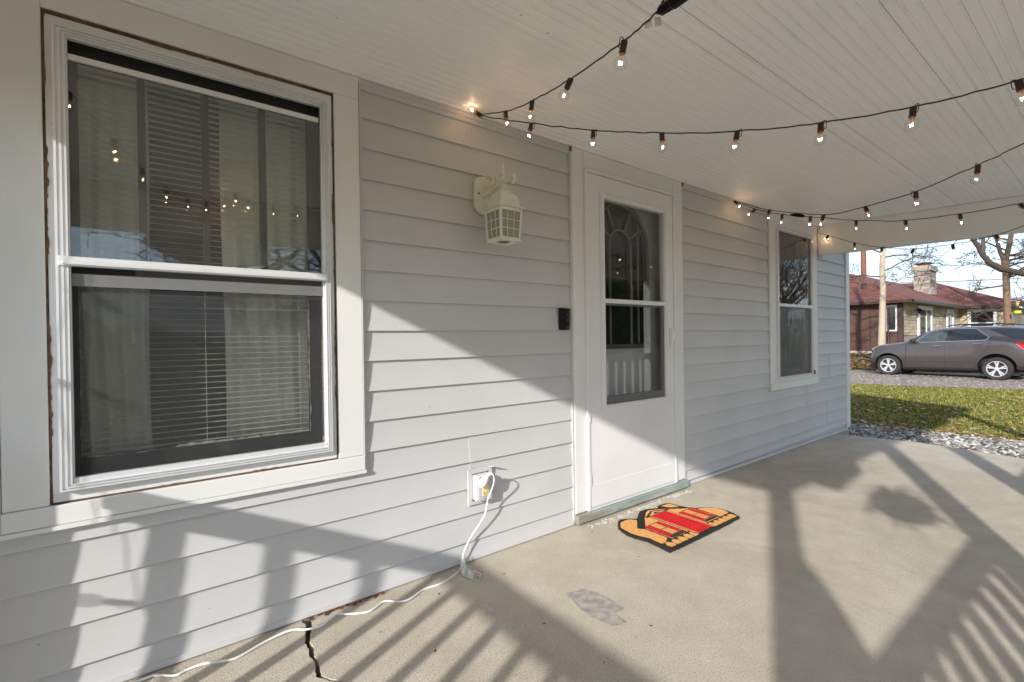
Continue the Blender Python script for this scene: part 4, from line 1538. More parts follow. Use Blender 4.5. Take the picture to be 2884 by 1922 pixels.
blk = [rect(2.318, 2.489, -0.548, -0.232), [(2.290, -0.236), (2.292, -0.226), (2.402, -0.180), (2.512, -0.226), (2.514, -0.236)],
       rect(2.168, 2.304, -0.468, -0.308), rect(2.503, 2.633, -0.462, -0.302), rect(2.172, 2.304, -0.489, -0.470), rect(2.505, 2.640, -0.484, -0.465)]
matpiece('black_print', [rag(p, 0.001) for p in blk], 0.0167, 0.0177, M['coir_black'])
tn2 = [rect(2.324, 2.332, -0.545, -0.240), rect(2.475, 2.483, -0.545, -0.240), [(2.325, -0.230), (2.402, -0.192), (2.480, -0.230)],
       rect(2.217, 2.239, -0.385, -0.316), rect(2.243, 2.265, -0.385, -0.316), rect(2.217, 2.239, -0.460, -0.391), rect(2.243, 2.265, -0.460, -0.391),
       rect(2.545, 2.566, -0.378, -0.308), rect(2.571, 2.592, -0.378, -0.308), rect(2.545, 2.566, -0.455, -0.384), rect(2.571, 2.592, -0.455, -0.384)]
matpiece('tan_print', [rag(p, 0.0008) for p in tn2], 0.0178, 0.0186, M['coir'])
matpiece('pediment_print', [rag([(2.372, -0.226), (2.402, -0.206), (2.434, -0.226)], 0.0008)], 0.0187, 0.0193, M['coir_black'])
red = [rect(2.336, 2.471, -0.540, -0.238), rect(2.172, 2.211, -0.464, -0.312), rect(2.271, 2.300, -0.464, -0.312), rect(2.507, 2.540, -0.458, -0.306), rect(2.597, 2.629, -0.458, -0.306)]
matpiece('red_print', [rag(p, 0.0010) for p in red], 0.0178, 0.0188, M['coir_red'])
lin = []
for (x0, x1, y0, y1) in ((2.358, 2.449, -0.372, -0.262), (2.358, 2.449, -0.518, -0.396)):
    w = 0.0028
    lin += [rect(x0, x1, y0, y0 + w), rect(x0, x1, y1 - w, y1), rect(x0, x0 + w, y0 + w, y1 - w), rect(x1 - w, x1, y0 + w, y1 - w)]
for x0, x1 in ((2.180, 2.203), (2.276, 2.295), (2.513, 2.534), (2.603, 2.623)):
    for k in range(7):
        y = -0.448 + k * 0.020
        lin.append(rect(x0 + 0.006, x1 - 0.004, y, y + 0.006))
dp_ = matpiece('dark_print', lin, 0.0189, 0.0192, simple('dark red coir', (0.10, 0.006, 0.008), 0.95, 0.3, 160))
tag(dp_, kind='stuff')

def inside(p, poly):
    x, y = p
    c_ = False
    n = len(poly)
    for i in range(n):
        (x0, y0), (x1, y1) = poly[i], poly[i - 1]
        if (y0 > y) != (y1 > y) and x < (x1 - x0) * (y - y0) / (y1 - y0) + x0:
            c_ = not c_
    return c_


def bristles(name, polys, z, n, mat, skip=()):
    v, f = [], []
    xs_ = [q[0] for p in polys for q in p]
    ys_ = [q[1] for p in polys for q in p]
    for _ in range(n):
        p = (_rm.uniform(min(xs_) - 0.003, max(xs_) + 0.003), _rm.uniform(min(ys_) - 0.003, max(ys_) + 0.003))
        if not any(inside(p, q) for q in polys) or any(inside(p, q) for q in skip):
            continue
        a = _rm.uniform(0, 6.283)
        w, h = _rm.uniform(0.0008, 0.0016), _rm.uniform(0.002, 0.005)
        lx, ly = _rm.uniform(-0.004, 0.004), _rm.uniform(-0.004, 0.004)
        o_ = len(v)
        v += [(p[0] - w * math.cos(a), p[1] - w * math.sin(a), z - 0.001), (p[0] + w * math.cos(a), p[1] + w * math.sin(a), z - 0.001), (p[0] + lx, p[1] + ly, z + h)]
        f.append((o_, o_ + 1, o_ + 2))
    me = bpy.data.meshes.new(name)
    me.from_pydata(v, [], f)
    me.materials.append(mat)
    tag(link(name, me, mt), kind='stuff')


_tan_v = vcol_mat('tan bristles', [(0, (0.44, 0.21, 0.065)), (0.5, (0.70, 0.37, 0.125)), (1, (0.82, 0.50, 0.21))])
_blk_v = vcol_mat('black bristles', [(0, (0.012, 0.011, 0.010)), (0.8, (0.03, 0.027, 0.024)), (1, (0.12, 0.08, 0.05))])
_red_v = vcol_mat('red bristles', [(0, (0.34, 0.005, 0.010)), (0.6, (0.62, 0.012, 0.020)), (1, (0.74, 0.06, 0.05))])
bristles('tan_bristles', tan, 0.0166, 13000, _tan_v, blk)
bristles('black_bristles', [rag(OUT, 0.004)], 0.0145, 24000, _blk_v, tan)
bristles('red_bristles', red, 0.0188, 14000, _red_v)

# ---- leaf crumbs and grit where the siding meets the slab
_rl = random.Random(12)
lm = leaf_mesh('wall_foot_leaves', _rl, 70, lambda r: (r.uniform(0.46, 0.80), -0.018 - abs(r.gauss(0, 0.010)), 0.001), 0.004, 0.013, 0.003)
stuff('wall_foot_leaves', lm, vcol_mat('leaf crumbs', [(0, (0.05, 0.025, 0.015)), (0.5, (0.16, 0.055, 0.02)), (1, (0.42, 0.12, 0.03))]), 'rusty leaf crumbs where the siding meets the slab', 'leaves')
lm = leaf_mesh('porch_crumbs', _rl, 60, lambda r: (r.uniform(0.3, 5.6), -r.uniform(0.1, 2.0), 0.0005), 0.003, 0.008, 0.002)
stuff('porch_crumbs', lm, vcol_mat('grit', [(0, (0.06, 0.03, 0.02)), (0.6, (0.15, 0.06, 0.03)), (1, (0.6, 0.58, 0.55))]), 'tiny leaf bits scattered over the porch floor', 'leaves')

# ================================================================== STRING LIGHTS
sock_me = MB().lathe([(0.0080, 0.0), (0.0097, -0.002), (0.0097, -0.028), (0.0106, -0.030), (0.0106, -0.033), (0.0080, -0.033)], 14).mesh('socket', True)
sock_me.materials.append(M['brown_plastic'])
clip_me = MB().tube([(-0.0097, 0, -0.024), (-0.016, 0, -0.020), (-0.016, 0, 0.003), (-0.012, 0, 0.006), (-0.004, 0, 0.002)], 0.0014, 6).mesh('clip', True)
clip_me.materials.append(M['brown_plastic'])
base_me = MB().lathe([(0.0075, -0.0331), (0.0078, -0.037), (0.0070, -0.039)], 12).mesh('bulb_base', True)
base_me.materials.append(M['copper'])
gp_ = [(0.0068, -0.0391), (0.0085, -0.0415)]
for k in range(1, 13):
    a = R(68 - k * 13.1)
    gp_.append((0.0198 * math.cos(a), -0.0590 + 0.0198 * math.sin(a)))
gp_.append((0.0006, -0.0788))
bulb_me = MB().lathe(gp_, 20).mesh('bulb', True, 80)
bulb_me.materials.append(M['bulb'])
fil_me = MB().tube([(-0.0050, 0, -0.0545), (-0.0030, 0.001, -0.0630), (0.0, 0.0, -0.0570), (0.0030, -0.001, -0.0630), (0.0050, 0, -0.0545)], 0.00045, 5).mesh('filament')
fil_me.materials.append(M['filament'])
stem_me = MB().tube([(0, 0, -0.039), (0, 0, -0.048)], [0.004, 0.0015], 6).tube([(0, 0, -0.047), (-0.0050, 0, -0.0545)], 0.0004, 4).tube([(0, 0, -0.047), (0.0050, 0, -0.0545)], 0.0004, 4).mesh('stem')
stem_me.materials.append(M['bulb'])


def strand(name, label, bulbs, pre, post, seed, glass_me=None):
    """bulbs: (socket top, bulb centre); pre/post: extra cord points before and after"""
    rnd = random.Random(seed)
    t = thing(name, label, 'string lights', bulbs[0][0], 'string lights under the porch ceiling')
    pts = [Vector(p) for p in pre] + [Vector(a) for a, _ in bulbs] + [Vector(p) for p in post]
    path = []
    sp_ = smooth_path(pts, 8)
    for i, p in enumerate(sp_):
        k = 0.0 if i % 8 == 0 else 1.0
        path.append(p + Vector((rnd.uniform(-1, 1), rnd.uniform(-1, 1), rnd.uniform(-1, 1))) * 0.0022 * k)
    off = Vector((0.0, 0.0, 0.0))
    b = MB().tube([p + Vector((0, 0, 0.0010)) for p in path], 0.0014, 6)
    b.tube([p + Vector((0.0008, 0.0008, -0.0010)) for p in path], 0.0014, 6)
    obj('cord', b, M['cord_dark'], t, True, 60)
    for a, c in bulbs:
        a, c = Vector(a), Vector(c)
        d = (c - a).normalized()
        q = d.to_track_quat('-Z', 'Y')
        s_ = link('socket', sock_me, t, a)
        s_.rotation_euler = (q @ Matrix.Rotation(rnd.uniform(0, 3.1), 3, 'Z').to_quaternion()).to_euler()
        for nm, me in (('clip', clip_me), ('bulb_base', base_me), ('bulb', glass_me or bulb_me), ('stem', stem_me), ('filament', fil_me)):
            link(nm, me, s_, (0, 0, 0), True)
    return t


A_ = [((1.093, -1.087, 1.931), (1.097, -1.07, 1.885)), ((1.156, -0.804, 1.966), (1.165, -0.764, 1.935)), ((1.22, -0.522, 2.024), (1.223, -0.505, 1.974)), ((1.276, -0.269, 2.095), (1.274, -0.280, 2.036)), ((1.268, -0.080, 2.148), (1.218, -0.092, 2.152))]
B_ = [((1.43, -0.264, 2.085), (1.426, -0.254, 2.041)), ((1.549, -0.542, 1.983), (1.547, -0.538, 1.934)), ((1.663, -0.809, 1.906), (1.664, -0.811, 1.855)), ((1.772, -1.064, 1.851), (1.769, -1.057, 1.809)),
      ((1.876, -1.307, 1.82), (1.875, -1.305, 1.772)), ((1.975, -1.538, 1.812), (1.973, -1.534, 1.767)), ((2.07, -1.762, 1.83), (2.073, -1.768, 1.791))]
C1_ = [((2.751, -1.576, 1.775), (2.754, -1.572, 1.733)), ((2.916, -1.337, 1.754), (2.914, -1.34, 1.709)), ((3.09, -1.086, 1.767), (3.08, -1.1, 1.728)), ((3.271, -0.823, 1.807), (3.283, -0.807, 1.769)), ((3.593, -0.359, 1.989), (3.597, -0.352, 1.951)), ((3.672, -0.062, 2.138), (3.69, -0.075, 2.112))]
C2_ = [((3.846, -0.14, 2.083), (3.836, -0.108, 2.057)), ((3.888, -0.323, 2.005), (3.887, -0.318, 1.957)), ((3.93, -0.503, 1.957), (3.93, -0.501, 1.92)), ((3.994, -0.773, 1.882), (3.993, -0.773, 1.834)), ((4.055, -1.037, 1.838), (4.055, -1.038, 1.794)), ((4.116, -1.296, 1.834), (4.116, -1.3, 1.788)), ((4.175, -1.552, 1.849), (4.182, -1.570, 1.815))]
D_ = [((5.36, -0.128, 2.056), (5.39, -0.091, 2.031)), ((5.185, -0.4, 1.919), (5.184, -0.402, 1.888)), ((4.99, -0.658, 1.814), (4.993, -0.655, 1.782)), ((4.797, -0.914, 1.743), (4.812, -0.896, 1.712)), ((4.6, -1.175, 1.712), (4.597, -1.18, 1.677)), ((4.417, -1.418, 1.713), (4.406, -1.432, 1.681))]
sA = strand('string_lights', 'string of lit bulbs from the black plug at top centre, nearest the lantern', A_ + B_, [(1.02, -1.62, 1.95), (1.046, -1.293, 1.950), (1.063, -1.218, 1.928)], [(2.20, -2.05, 1.88), (2.30, -2.254, 1.93)], 1)
# reinforce: the inline plug at the start of that string
q0, q1 = Vector((1.063, -1.218, 1.924)), Vector((1.046, -1.293, 1.912))
pd = (q1 - q0).normalized()
b = MB().tube([q0, q0 + pd * 0.012, q0 + pd * 0.014, q0 + pd * 0.055, q0 + pd * 0.060, q0 + pd * 0.105], [0.004, 0.008, 0.013, 0.015, 0.017, 0.016], 6)
obj('inline_plug', b, M['black_plastic'], sA)
b = MB().add([(1.070, -1.195, 1.924), (1.078, -1.165, 1.932), (1.084, -1.165, 1.918), (1.076, -1.195, 1.906)], [(0, 1, 2, 3)])
b.add([(1.066, -1.208, 1.920), (1.072, -1.222, 1.916), (1.078, -1.222, 1.896), (1.070, -1.206, 1.898)], [(0, 1, 2, 3)])
o = obj('paper_tag', b, M['paper'], sA)
o.modifiers.new('thick', 'SOLIDIFY').thickness = 0.0004
strand('string_lights', 'string of lit bulbs rising rightward from the wall right of the door', C1_, [(2.25, -2.254, 1.92), (2.45, -2.0, 1.85), (2.654, -1.716, 1.795)], [], 2)
sC = strand('string_lights', 'string of lit bulbs with a black connector near the far window, lower of the two', C2_, [(3.68, -0.055, 2.142)], [(4.25, -1.9, 1.89), (4.33, -2.254, 1.94)], 3)
b = MB().tube([(3.900, -0.375, 1.994), (3.905, -0.40, 1.988), (3.912, -0.428, 1.980), (3.918, -0.45, 1.973), (3.922, -0.468, 1.967)], [0.006, 0.012, 0.0135, 0.012, 0.006], 10)
obj('connector', b, M['black_plastic'], sC, True)
strand('string_lights', 'string of lit bulbs hanging lowest, across the beam and the open sky', D_, [(5.40, -0.030, 2.10)], [(4.314, -1.554, 1.734), (4.05, -1.90, 1.80), (3.75, -2.254, 1.92)], 4)
# two bulbs of a string wound down the railing baluster: their shadows fall on the siding
M['bulb_shadow_glass'] = glass('shadow bulb glass', (0.9, 0.9, 0.88), 1.5, 0.1, 0.30, (0.6, 0.6, 0.58))  # haze added to clear glass so these unseen bulbs throw a visible shadow
shadow_bulb_me = bulb_me.copy()
shadow_bulb_me.materials.clear()
shadow_bulb_me.materials.append(M['bulb_shadow_glass'])
W_ = [((-0.60, -0.225, 1.44), (-0.60, -0.272, 1.42)), ((-0.60, -0.205, 1.15), (-0.60, -0.250, 1.135)), ((-0.606, -0.268, 0.50), (-0.606, -0.215, 0.495)), ((-0.606, -0.31, 0.30), (-0.606, -0.355, 0.295))]
E_ = [((-0.246, -0.622, 2.088), (-0.246, -0.622, 2.033)), ((-0.124, -0.922, 2.032), (-0.124, -0.922, 1.977)), ((-0.024, -1.222, 2.003), (-0.024, -1.222, 1.948)), ((0.085, -1.522, 2.0), (0.085, -1.522, 1.945)), ((0.202, -1.772, 2.022), (0.202, -1.772, 1.967)), ((0.319, -1.972, 2.065), (0.319, -1.972, 2.01)), ((0.445, -2.122, 2.141), (0.445, -2.122, 2.086)), ((0.49, -1.90, 2.135), (0.49, -1.90, 2.08)), ((0.56, -1.85, 2.09), (0.56, -1.85, 2.035)), ((0.706, -1.772, 2.049), (0.706, -1.772, 1.994)), ((0.808, -1.522, 2.0), (0.808, -1.522, 1.945))]
strand('string_lights', 'string of lit bulbs mirrored in the upper glass of the large window', E_, [(-0.30, -0.40, 2.12)], [(0.98, -1.50, 2.0), (1.03, -1.44, 1.955)], 7)
strand('string_lights', 'string of bulbs hanging down to the end baluster, seen as shadows on screen and siding', W_, [(-0.60, -0.26, 1.86), (-0.60, -0.235, 1.62)], [(-0.606, -0.29, 0.16), (-0.606, -0.29, 0.10)], 6, shadow_bulb_me)

# ================================================================== THE CAR ON THE DRIVE
# local axes: x rearward from the front axle, y away from the porch (0 = near flank), z up from the drive
CARW = 1.80
car = thing('parked_car', 'grey brown five-door SUV parked on the gravel drive', 'car', (21.14, 3.45, -0.44))
car.rotation_euler = (0, 0, math.atan2(-0.99366, -0.11247))


def paint_mat():
    m, nt, b, tc = nmat('car paint')
    v = ncoord(nt, tc)
    n = nnoise(nt, v, 3, 4, 0.5)
    nt.links.new(nramp(nt, n, [(0.3, (0.078, 0.063, 0.062)), (0.7, (0.098, 0.080, 0.078))]), b.inputs['Base Color'])
    b.inputs['Metallic'].default_value = 0.55
    b.inputs['Roughness'].default_value = 0.42
    b.inputs['Coat Weight'].default_value = 0.9
    b.inputs['Coat Roughness'].default_value = 0.05
    return m


M['paint'] = paint_mat()
M['car_glass'] = simple('tinted car glass', (0.012, 0.014, 0.018), 0.06, 0.1, 5, 0, 60, 0.0, (1, 1, 1), 0.8)
M['car_glass_clear'] = simple('clear car glass', (0.05, 0.065, 0.06), 0.06, 0.4, 7, 0, 60, 0.0, (1, 1, 1), 0.8)
M['car_black'] = simple('car black trim', (0.018, 0.018, 0.019), 0.6, 0.15)
M['tyre'] = simple('tyre rubber', (0.030, 0.026, 0.024), 0.85, 0.2, 12, 0.2, 60)
M['chrome'] = simple('chrome', (0.75, 0.75, 0.77), 0.12, 0.03, 5, 0, 60, 1.0)
M['alloy'] = simple('alloy wheel', (0.55, 0.55, 0.57), 0.30, 0.06, 8, 0, 60, 0.25)
M['tail_red'] = simple('tail lamp', (0.55, 0.010, 0.012), 0.15, 0.1, 9)
M['lamp_clear'] = simple('head lamp', (0.42, 0.43, 0.42), 0.12, 0.1, 9)
M['amber'] = simple('amber lamp', (0.75, 0.14, 0.02), 0.2, 0.1)

# station: u, bottom z, inset, z3, z4, belt z, belt inset, edge z, edge inset, top z
ST = [(-0.685, 0.34, 0.42, 0.46, 0.60, 0.66, 0.46, 0.70, 0.52, 0.72),
      (-0.640, 0.22, 0.24, 0.46, 0.66, 0.78, 0.27, 0.84, 0.36, 0.86),
      (-0.560, 0.17, 0.11, 0.50, 0.76, 0.92, 0.14, 0.96, 0.28, 0.985),
      (-0.420, 0.17, 0.03, 0.55, 0.84, 1.00, 0.08, 1.045, 0.24, 1.075),
      (-0.200, 0.18, 0.0, 0.58, 0.88, 1.06, 0.06, 1.105, 0.22, 1.135),
      (0.100, 0.19, 0.0, 0.60, 0.90, 1.10, 0.06, 1.145, 0.22, 1.175),
      (0.440, 0.21, 0.0, 0.60, 0.92, 1.135, 0.06, 1.185, 0.20, 1.225),
      (0.620, 0.22, 0.0, 0.60, 0.93, 1.148, 0.06, 1.285, 0.19, 1.33),
      (0.800, 0.22, 0.0, 0.60, 0.94, 1.160, 0.06, 1.410, 0.215, 1.455),
      (1.000, 0.22, 0.0, 0.60, 0.95, 1.172, 0.06, 1.525, 0.24, 1.57),
      (1.270, 0.23, 0.0, 0.60, 0.96, 1.186, 0.06, 1.615, 0.26, 1.655),
      (1.700, 0.24, 0.0, 0.61, 0.97, 1.205, 0.06, 1.660, 0.27, 1.705),
      (2.250, 0.25, 0.0, 0.62, 0.99, 1.235, 0.06, 1.665, 0.275, 1.715),
      (2.700, 0.26, 0.0, 0.63, 1.00, 1.262, 0.06, 1.655, 0.28, 1.710),
      (3.100, 0.28, 0.0, 0.66, 1.00, 1.268, 0.07, 1.635, 0.29, 1.695),
      (3.420, 0.32, 0.03, 0.68, 1.00, 1.255, 0.10, 1.610, 0.31, 1.665),
      (3.560, 0.34, 0.06, 0.68, 0.98, 1.20, 0.13, 1.42, 0.28, 1.47),
      (3.700, 0.36, 0.10, 0.66, 0.92, 1.08, 0.16, 1.14, 0.28, 1.18),
      (3.780, 0.40, 0.18, 0.62, 0.80, 0.90, 0.24, 0.94, 0.34, 0.96)]


def half_sec(s_):
    u, zb, ins, z3, z4, zl, yl, ze, ye, zt = s_
    yc = CARW / 2
    return [(ins + 0.14, zb), (ins + 0.055, zb + 0.05), (ins + 0.03, zb + 0.13), (ins + 0.008, z3 - 0.09), (ins + 0.0, z3 + 0.02), (ins + 0.014, z4), (ins + yl - 0.024, zl - 0.035),
            (ins + yl if ins < 0.09 else yl, zl), (ye - 0.01, ze - 0.025), (ye + 0.03, ze + 0.005), (ye + (yc - ye) * 0.4, zt - 0.012), (yc, zt)]


def body_mesh():
    b = MB()
    ring = []
    for s_ in ST:
        h = half_sec(s_)
        full = h + [(CARW - y, z) for y, z in h[-2::-1]]
        ring.append(len(full))
        b.v += [(s_[0], y, z) for y, z in full]
    n = ring[0]
    for i in range(len(ST) - 1):
        for j in range(n - 1):
            b.f.append((i * n + j, i * n + j + 1, (i + 1) * n + j + 1, (i + 1) * n + j))
        b.f.append((i * n + n - 1, i * n, (i + 1) * n, (i + 1) * n + n - 1))
    b.f.append(tuple(range(n)))
    b.f.append(tuple((len(ST) - 1) * n + j for j in range(n - 1, -1, -1)))
    return b


def to_mesh_with(o):
    dg = bpy.context.evaluated_depsgraph_get()
    me = bpy.data.meshes.new_from_object(o.evaluated_get(dg))
    return me


# body with its wheel openings cut out
tmp = bpy.data.objects.new('tmp_body', body_mesh().mesh('tmp'))
COL.objects.link(tmp)
ss = tmp.modifiers.new('sub', 'SUBSURF')
ss.levels = 2
ss.render_levels = 2
AX = (0.0, 2.8176)
cutters = []
for u, r, zc in ((AX[0], 0.435, 0.365), (AX[1], 0.455, 0.375)):
    for y0, y1 in ((-0.3, 0.34), (CARW - 0.34, CARW + 0.3)):
        cm = MB().lathe([(r, y0), (r, y1)], 40, (u, 0, zc), 'y')
        co = bpy.data.objects.new('tmp_cut', cm.mesh('tmp_cut'))
        COL.objects.link(co)
        cutters.append(co)
        bo = tmp.modifiers.new('cut', 'BOOLEAN')
        bo.operation = 'DIFFERENCE'
        bo.object = co
        bo.solver = 'EXACT'
bpy.context.view_layer.update()
bme = to_mesh_with(tmp)
for co in cutters + [tmp]:
    bpy.data.objects.remove(co)
bme.polygons.foreach_set('use_smooth', [True] * len(bme.polygons))
bme.set_sharp_from_angle(angle=R(38))
bme.materials.clear()
bme.materials.append(M['paint'])
body = link('body', bme, car, (0, 0, 0), True)


def side_y(u, z):
    """flank surface of the body at (u, z)"""
    for a, c in zip(ST, ST[1:]):
        if a[0] <= u <= c[0]:
            t = (u - a[0]) / (c[0] - a[0])
            s_ = tuple(p + (q - p) * t for p, q in zip(a, c))
            h = half_sec(s_)
            for (y0, z0), (y1, z1) in zip(h[1:], h[2:]):
                if z0 <= z <= z1 and z1 > z0:
                    return y0 + (y1 - y0) * (z - z0) / (z1 - z0)
            return h[-4][0]
    return 0.0


def carpart(name, mb, mat, smooth=False, parent=None):
    return obj(name, mb, mat, parent or car, smooth, 40, (0, 0, 0), True)


def skin(poly, off, nu=14, nz=8):
    """patch of the flank inside a (u, z) polygon, lifted by off"""
    us = [p[0] for p in poly]
    u0, u1 = min(us), max(us)
    b = MB()

    def span(u):
        zs = []
        m = len(poly)
        for i in range(m):
            (a, za), (c, zc) = poly[i], poly[(i + 1) % m]
            if abs(a - c) < 1e-9:
                if abs(u - a) < 1e-6:
                    zs += [za, zc]
                continue
            t = (u - a) / (c - a)
            if -1e-6 <= t <= 1 + 1e-6:
                zs.append(za + (zc - za) * t)
        return min(zs), max(zs)
    for i in range(nu + 1):
        u = u0 + (u1 - u0) * (0.002 + 0.996 * i / nu)
        lo, hi = span(u)
        for k in range(nz + 1):
            z = lo + (hi - lo) * k / nz
            b.v.append((u, side_y(u, z) - off, z))
    for i in range(nu):
        for k in range(nz):
            a = i * (nz + 1) + k
            b.f.append((a, a + 1, a + nz + 2, a + nz + 1))
    return b


def outline(poly, off, r, closed=True):
    pts = []
    m = len(poly)
    for i in range(m if closed else m - 1):
        (a, za), (c, zc) = poly[i], poly[(i + 1) % m]
        for k in range(6):
            t = k / 6
            u, z = a + (c - a) * t, za + (zc - za) * t
            pts.append((u, side_y(u, z) - off, z))
    pts.append(pts[0] if closed else (poly[-1][0], side_y(*poly[-1]) - off, poly[-1][1]))
    return MB().tube(pts, r, 5)


FW = [(0.80, 1.195), (0.90, 1.325), (1.04, 1.445), (1.20, 1.535), (1.40, 1.585), (1.64, 1.605), (1.575, 1.215)]
RW = [(1.69, 1.225), (1.745, 1.608), (2.05, 1.615), (2.28, 1.607), (2.37, 1.535), (2.60, 1.340), (2.54, 1.265)]
QW = [(2.60, 1.605), (2.85, 1.615), (3.40, 1.590), (3.40, 1.285), (3.10, 1.335), (2.866, 1.458)]
carpart('front_window', skin(FW, 0.010), M['car_glass_clear'], True)
carpart('rear_window', skin(RW, 0.010), M['car_glass'], True)
carpart('quarter_window', skin(QW, 0.010), M['car_glass'], True)
carpart('pillar_trim', skin([(1.585, 1.218), (1.648, 1.606), (1.738, 1.608), (1.682, 1.224)], 0.009, 4, 8), M['car_black'])
carpart('window_trim', outline([(0.78, 1.180), (0.90, 1.335), (1.05, 1.46), (1.20, 1.550), (1.40, 1.600), (1.70, 1.622), (2.05, 1.630), (2.30, 1.622), (2.40, 1.545), (2.65, 1.342), (2.57, 1.252), (1.65, 1.208)], 0.012, 0.009), M['chrome'], True)
carpart('window_bar', outline([(2.325, 1.265), (2.33, 1.575)], 0.014, 0.009, False), M['car_black'])
for nm, pts in (('door_seam', [(1.566, 1.205), (1.585, 0.80), (1.58, 0.31)]), ('door_seam', [(0.515, 1.10), (0.53, 0.9), (0.512, 0.33)]), ('door_seam', [(2.66, 1.26), (2.655, 1.05), (2.55, 0.88), (2.36, 0.62), (2.30, 0.32)])):
    carpart(nm, outline(pts, 0.0005, 0.006, False), M['car_black'])
carpart('sill_trim', skin([(0.46, 0.20), (2.33, 0.255), (2.33, 0.335), (0.46, 0.30)], 0.018, 10, 3), M['car_black'], True)
carpart('side_moulding', outline([(0.60, 0.52), (1.57, 0.555), (2.25, 0.60)], 0.002, 0.010, False), M['paint'], True)
for u, z in ((1.39, 1.055), (2.37, 1.125)):
    y = side_y(u, z)
    carpart('door_handle', MB().tube([(u - 0.12, y - 0.004, z - 0.01), (u - 0.10, y - 0.030, z), (u + 0.10, y - 0.032, z + 0.010), (u + 0.12, y - 0.004, z + 0.010)], [0.010, 0.015, 0.015, 0.010], 8), M['chrome'], True)
# mirror
mi = MB().lathe([(0.03, -0.13), (0.075, -0.115), (0.085, -0.05), (0.065, 0.02), (0.02, 0.05)], 12, (0.745, 0, 1.245), 'y')
mi.v = [(x, y + 0.02, 1.245 + (z - 1.245) * 0.85) for x, y, z in mi.v]
carpart('mirror', mi, M['car_black'], True)
# roof rails
for y in (0.335, CARW - 0.335):
    carpart('roof_rail', MB().tube([(1.52, y, 1.690), (1.72, y, 1.752), (2.30, y, 1.772), (2.85, y, 1.762), (3.12, y, 1.715)], [0.012, 0.019, 0.019, 0.019, 0.012], 8), M['car_black'], True)
carpart('aerial', MB().tube([(3.02, 0.75, 1.69), (3.09, 0.75, 1.83)], 0.006, 5), M['car_black'])
# lamps
carpart('headlight', skin([(-0.60, 0.80), (-0.50, 1.005), (-0.36, 1.045), (-0.33, 1.02), (-0.48, 0.92)], 0.010, 8, 4), M['lamp_clear'], True)
carpart('turn_lamp', skin([(-0.455, 0.985), (-0.40, 1.015), (-0.34, 1.015), (-0.36, 0.985)], 0.014, 5, 3), M['amber'], True)
carpart('tail_lamp', skin([(3.22, 1.185), (3.30, 1.210), (3.50, 1.19), (3.52, 0.985), (3.42, 0.955), (3.26, 1.110)], 0.012, 8, 5), M['tail_red'], True)
carpart('tail_lamp_trim', outline([(3.24, 1.13), (3.42, 0.945), (3.52, 0.975)], 0.016, 0.010, False), M['chrome'], True)
carpart('bumper_skirt', skin([(3.20, 0.30), (3.25, 0.44), (3.50, 0.47), (3.60, 0.42), (3.60, 0.36)], 0.014, 8, 4), M['car_black'], True)
carpart('front_skirt', skin([(-0.60, 0.24), (-0.585, 0.50), (-0.47, 0.42), (-0.42, 0.22)], 0.012, 6, 4), M['car_black'], True)
carpart('underbody', MB().box(-0.3, 3.4, 0.32, CARW - 0.32, 0.20, 0.60), M['car_black'])
# wheels
tyre = MB().lathe([(0.245, 0.0), (0.262, -0.012), (0.320, -0.016), (0.348, 0.006), (0.357, 0.035), (0.357, 0.195), (0.348, 0.224), (0.320, 0.246), (0.245, 0.23)], 40, (0, 0, 0), 'y', 0.0, False).mesh('tyre', True, 35)
tyre.materials.append(M['tyre'])
rim = MB()
rim.lathe([(0.246, 0.004), (0.240, -0.006), (0.226, -0.004), (0.222, 0.02), (0.222, 0.16), (0.246, 0.16)], 36, (0, 0, 0), 'y', 0.0, False)
for k in range(5):
    for d in (-0.155, 0.155):
        a = 2 * math.pi * k / 5 + d + 0.31
        a2 = 2 * math.pi * k / 5 + d * 0.45 + 0.31
        p0 = Vector((0.05 * math.cos(a2), 0.016, 0.05 * math.sin(a2)))
        p1 = Vector((0.232 * math.cos(a), 0.006, 0.232 * math.sin(a)))
        t = Vector((-math.sin(a), 0, math.cos(a)))
        w0, w1 = 0.015, 0.022
        o_ = len(rim.v)
        rim.v += [tuple(p0 - t * w0), tuple(p0 + t * w0), tuple(p1 + t * w1), tuple(p1 - t * w1)]
        rim.v += [tuple(q + Vector((0, 0.025, 0))) for q in (p0 - t * w0, p0 + t * w0, p1 + t * w1, p1 - t * w1)]
        rim.f += [tuple(o_ + i for i in f) for f in ((0, 1, 2, 3), (7, 6, 5, 4), (0, 4, 5, 1), (1, 5, 6, 2), (2, 6, 7, 3), (3, 7, 4, 0))]
rim.lathe([(0.062, 0.005), (0.058, -0.004), (0.03, -0.010), (0.004, -0.011)], 20, (0, 0, 0), 'y')
rim_me = rim.mesh('rim', True, 30)
rim_me.materials.append(M['alloy'])
hub_me = MB().lathe([(0.222, 0.055), (0.222, 0.06)], 28, (0, 0, 0), 'y').mesh('brake_shadow')
hub_me.materials.append(M['car_black'])
for u in AX:
    for far in (0, 1):
        w = link('wheel', tyre, car, (u, 0.022 if not far else CARW - 0.022, 0.357), True)
        if far:
            w.rotation_euler = (0, 0, math.pi)
        link('rim', rim_me, w, (0, 0, 0), True)
        link('wheel_backing', hub_me, w, (0, 0, 0), True)
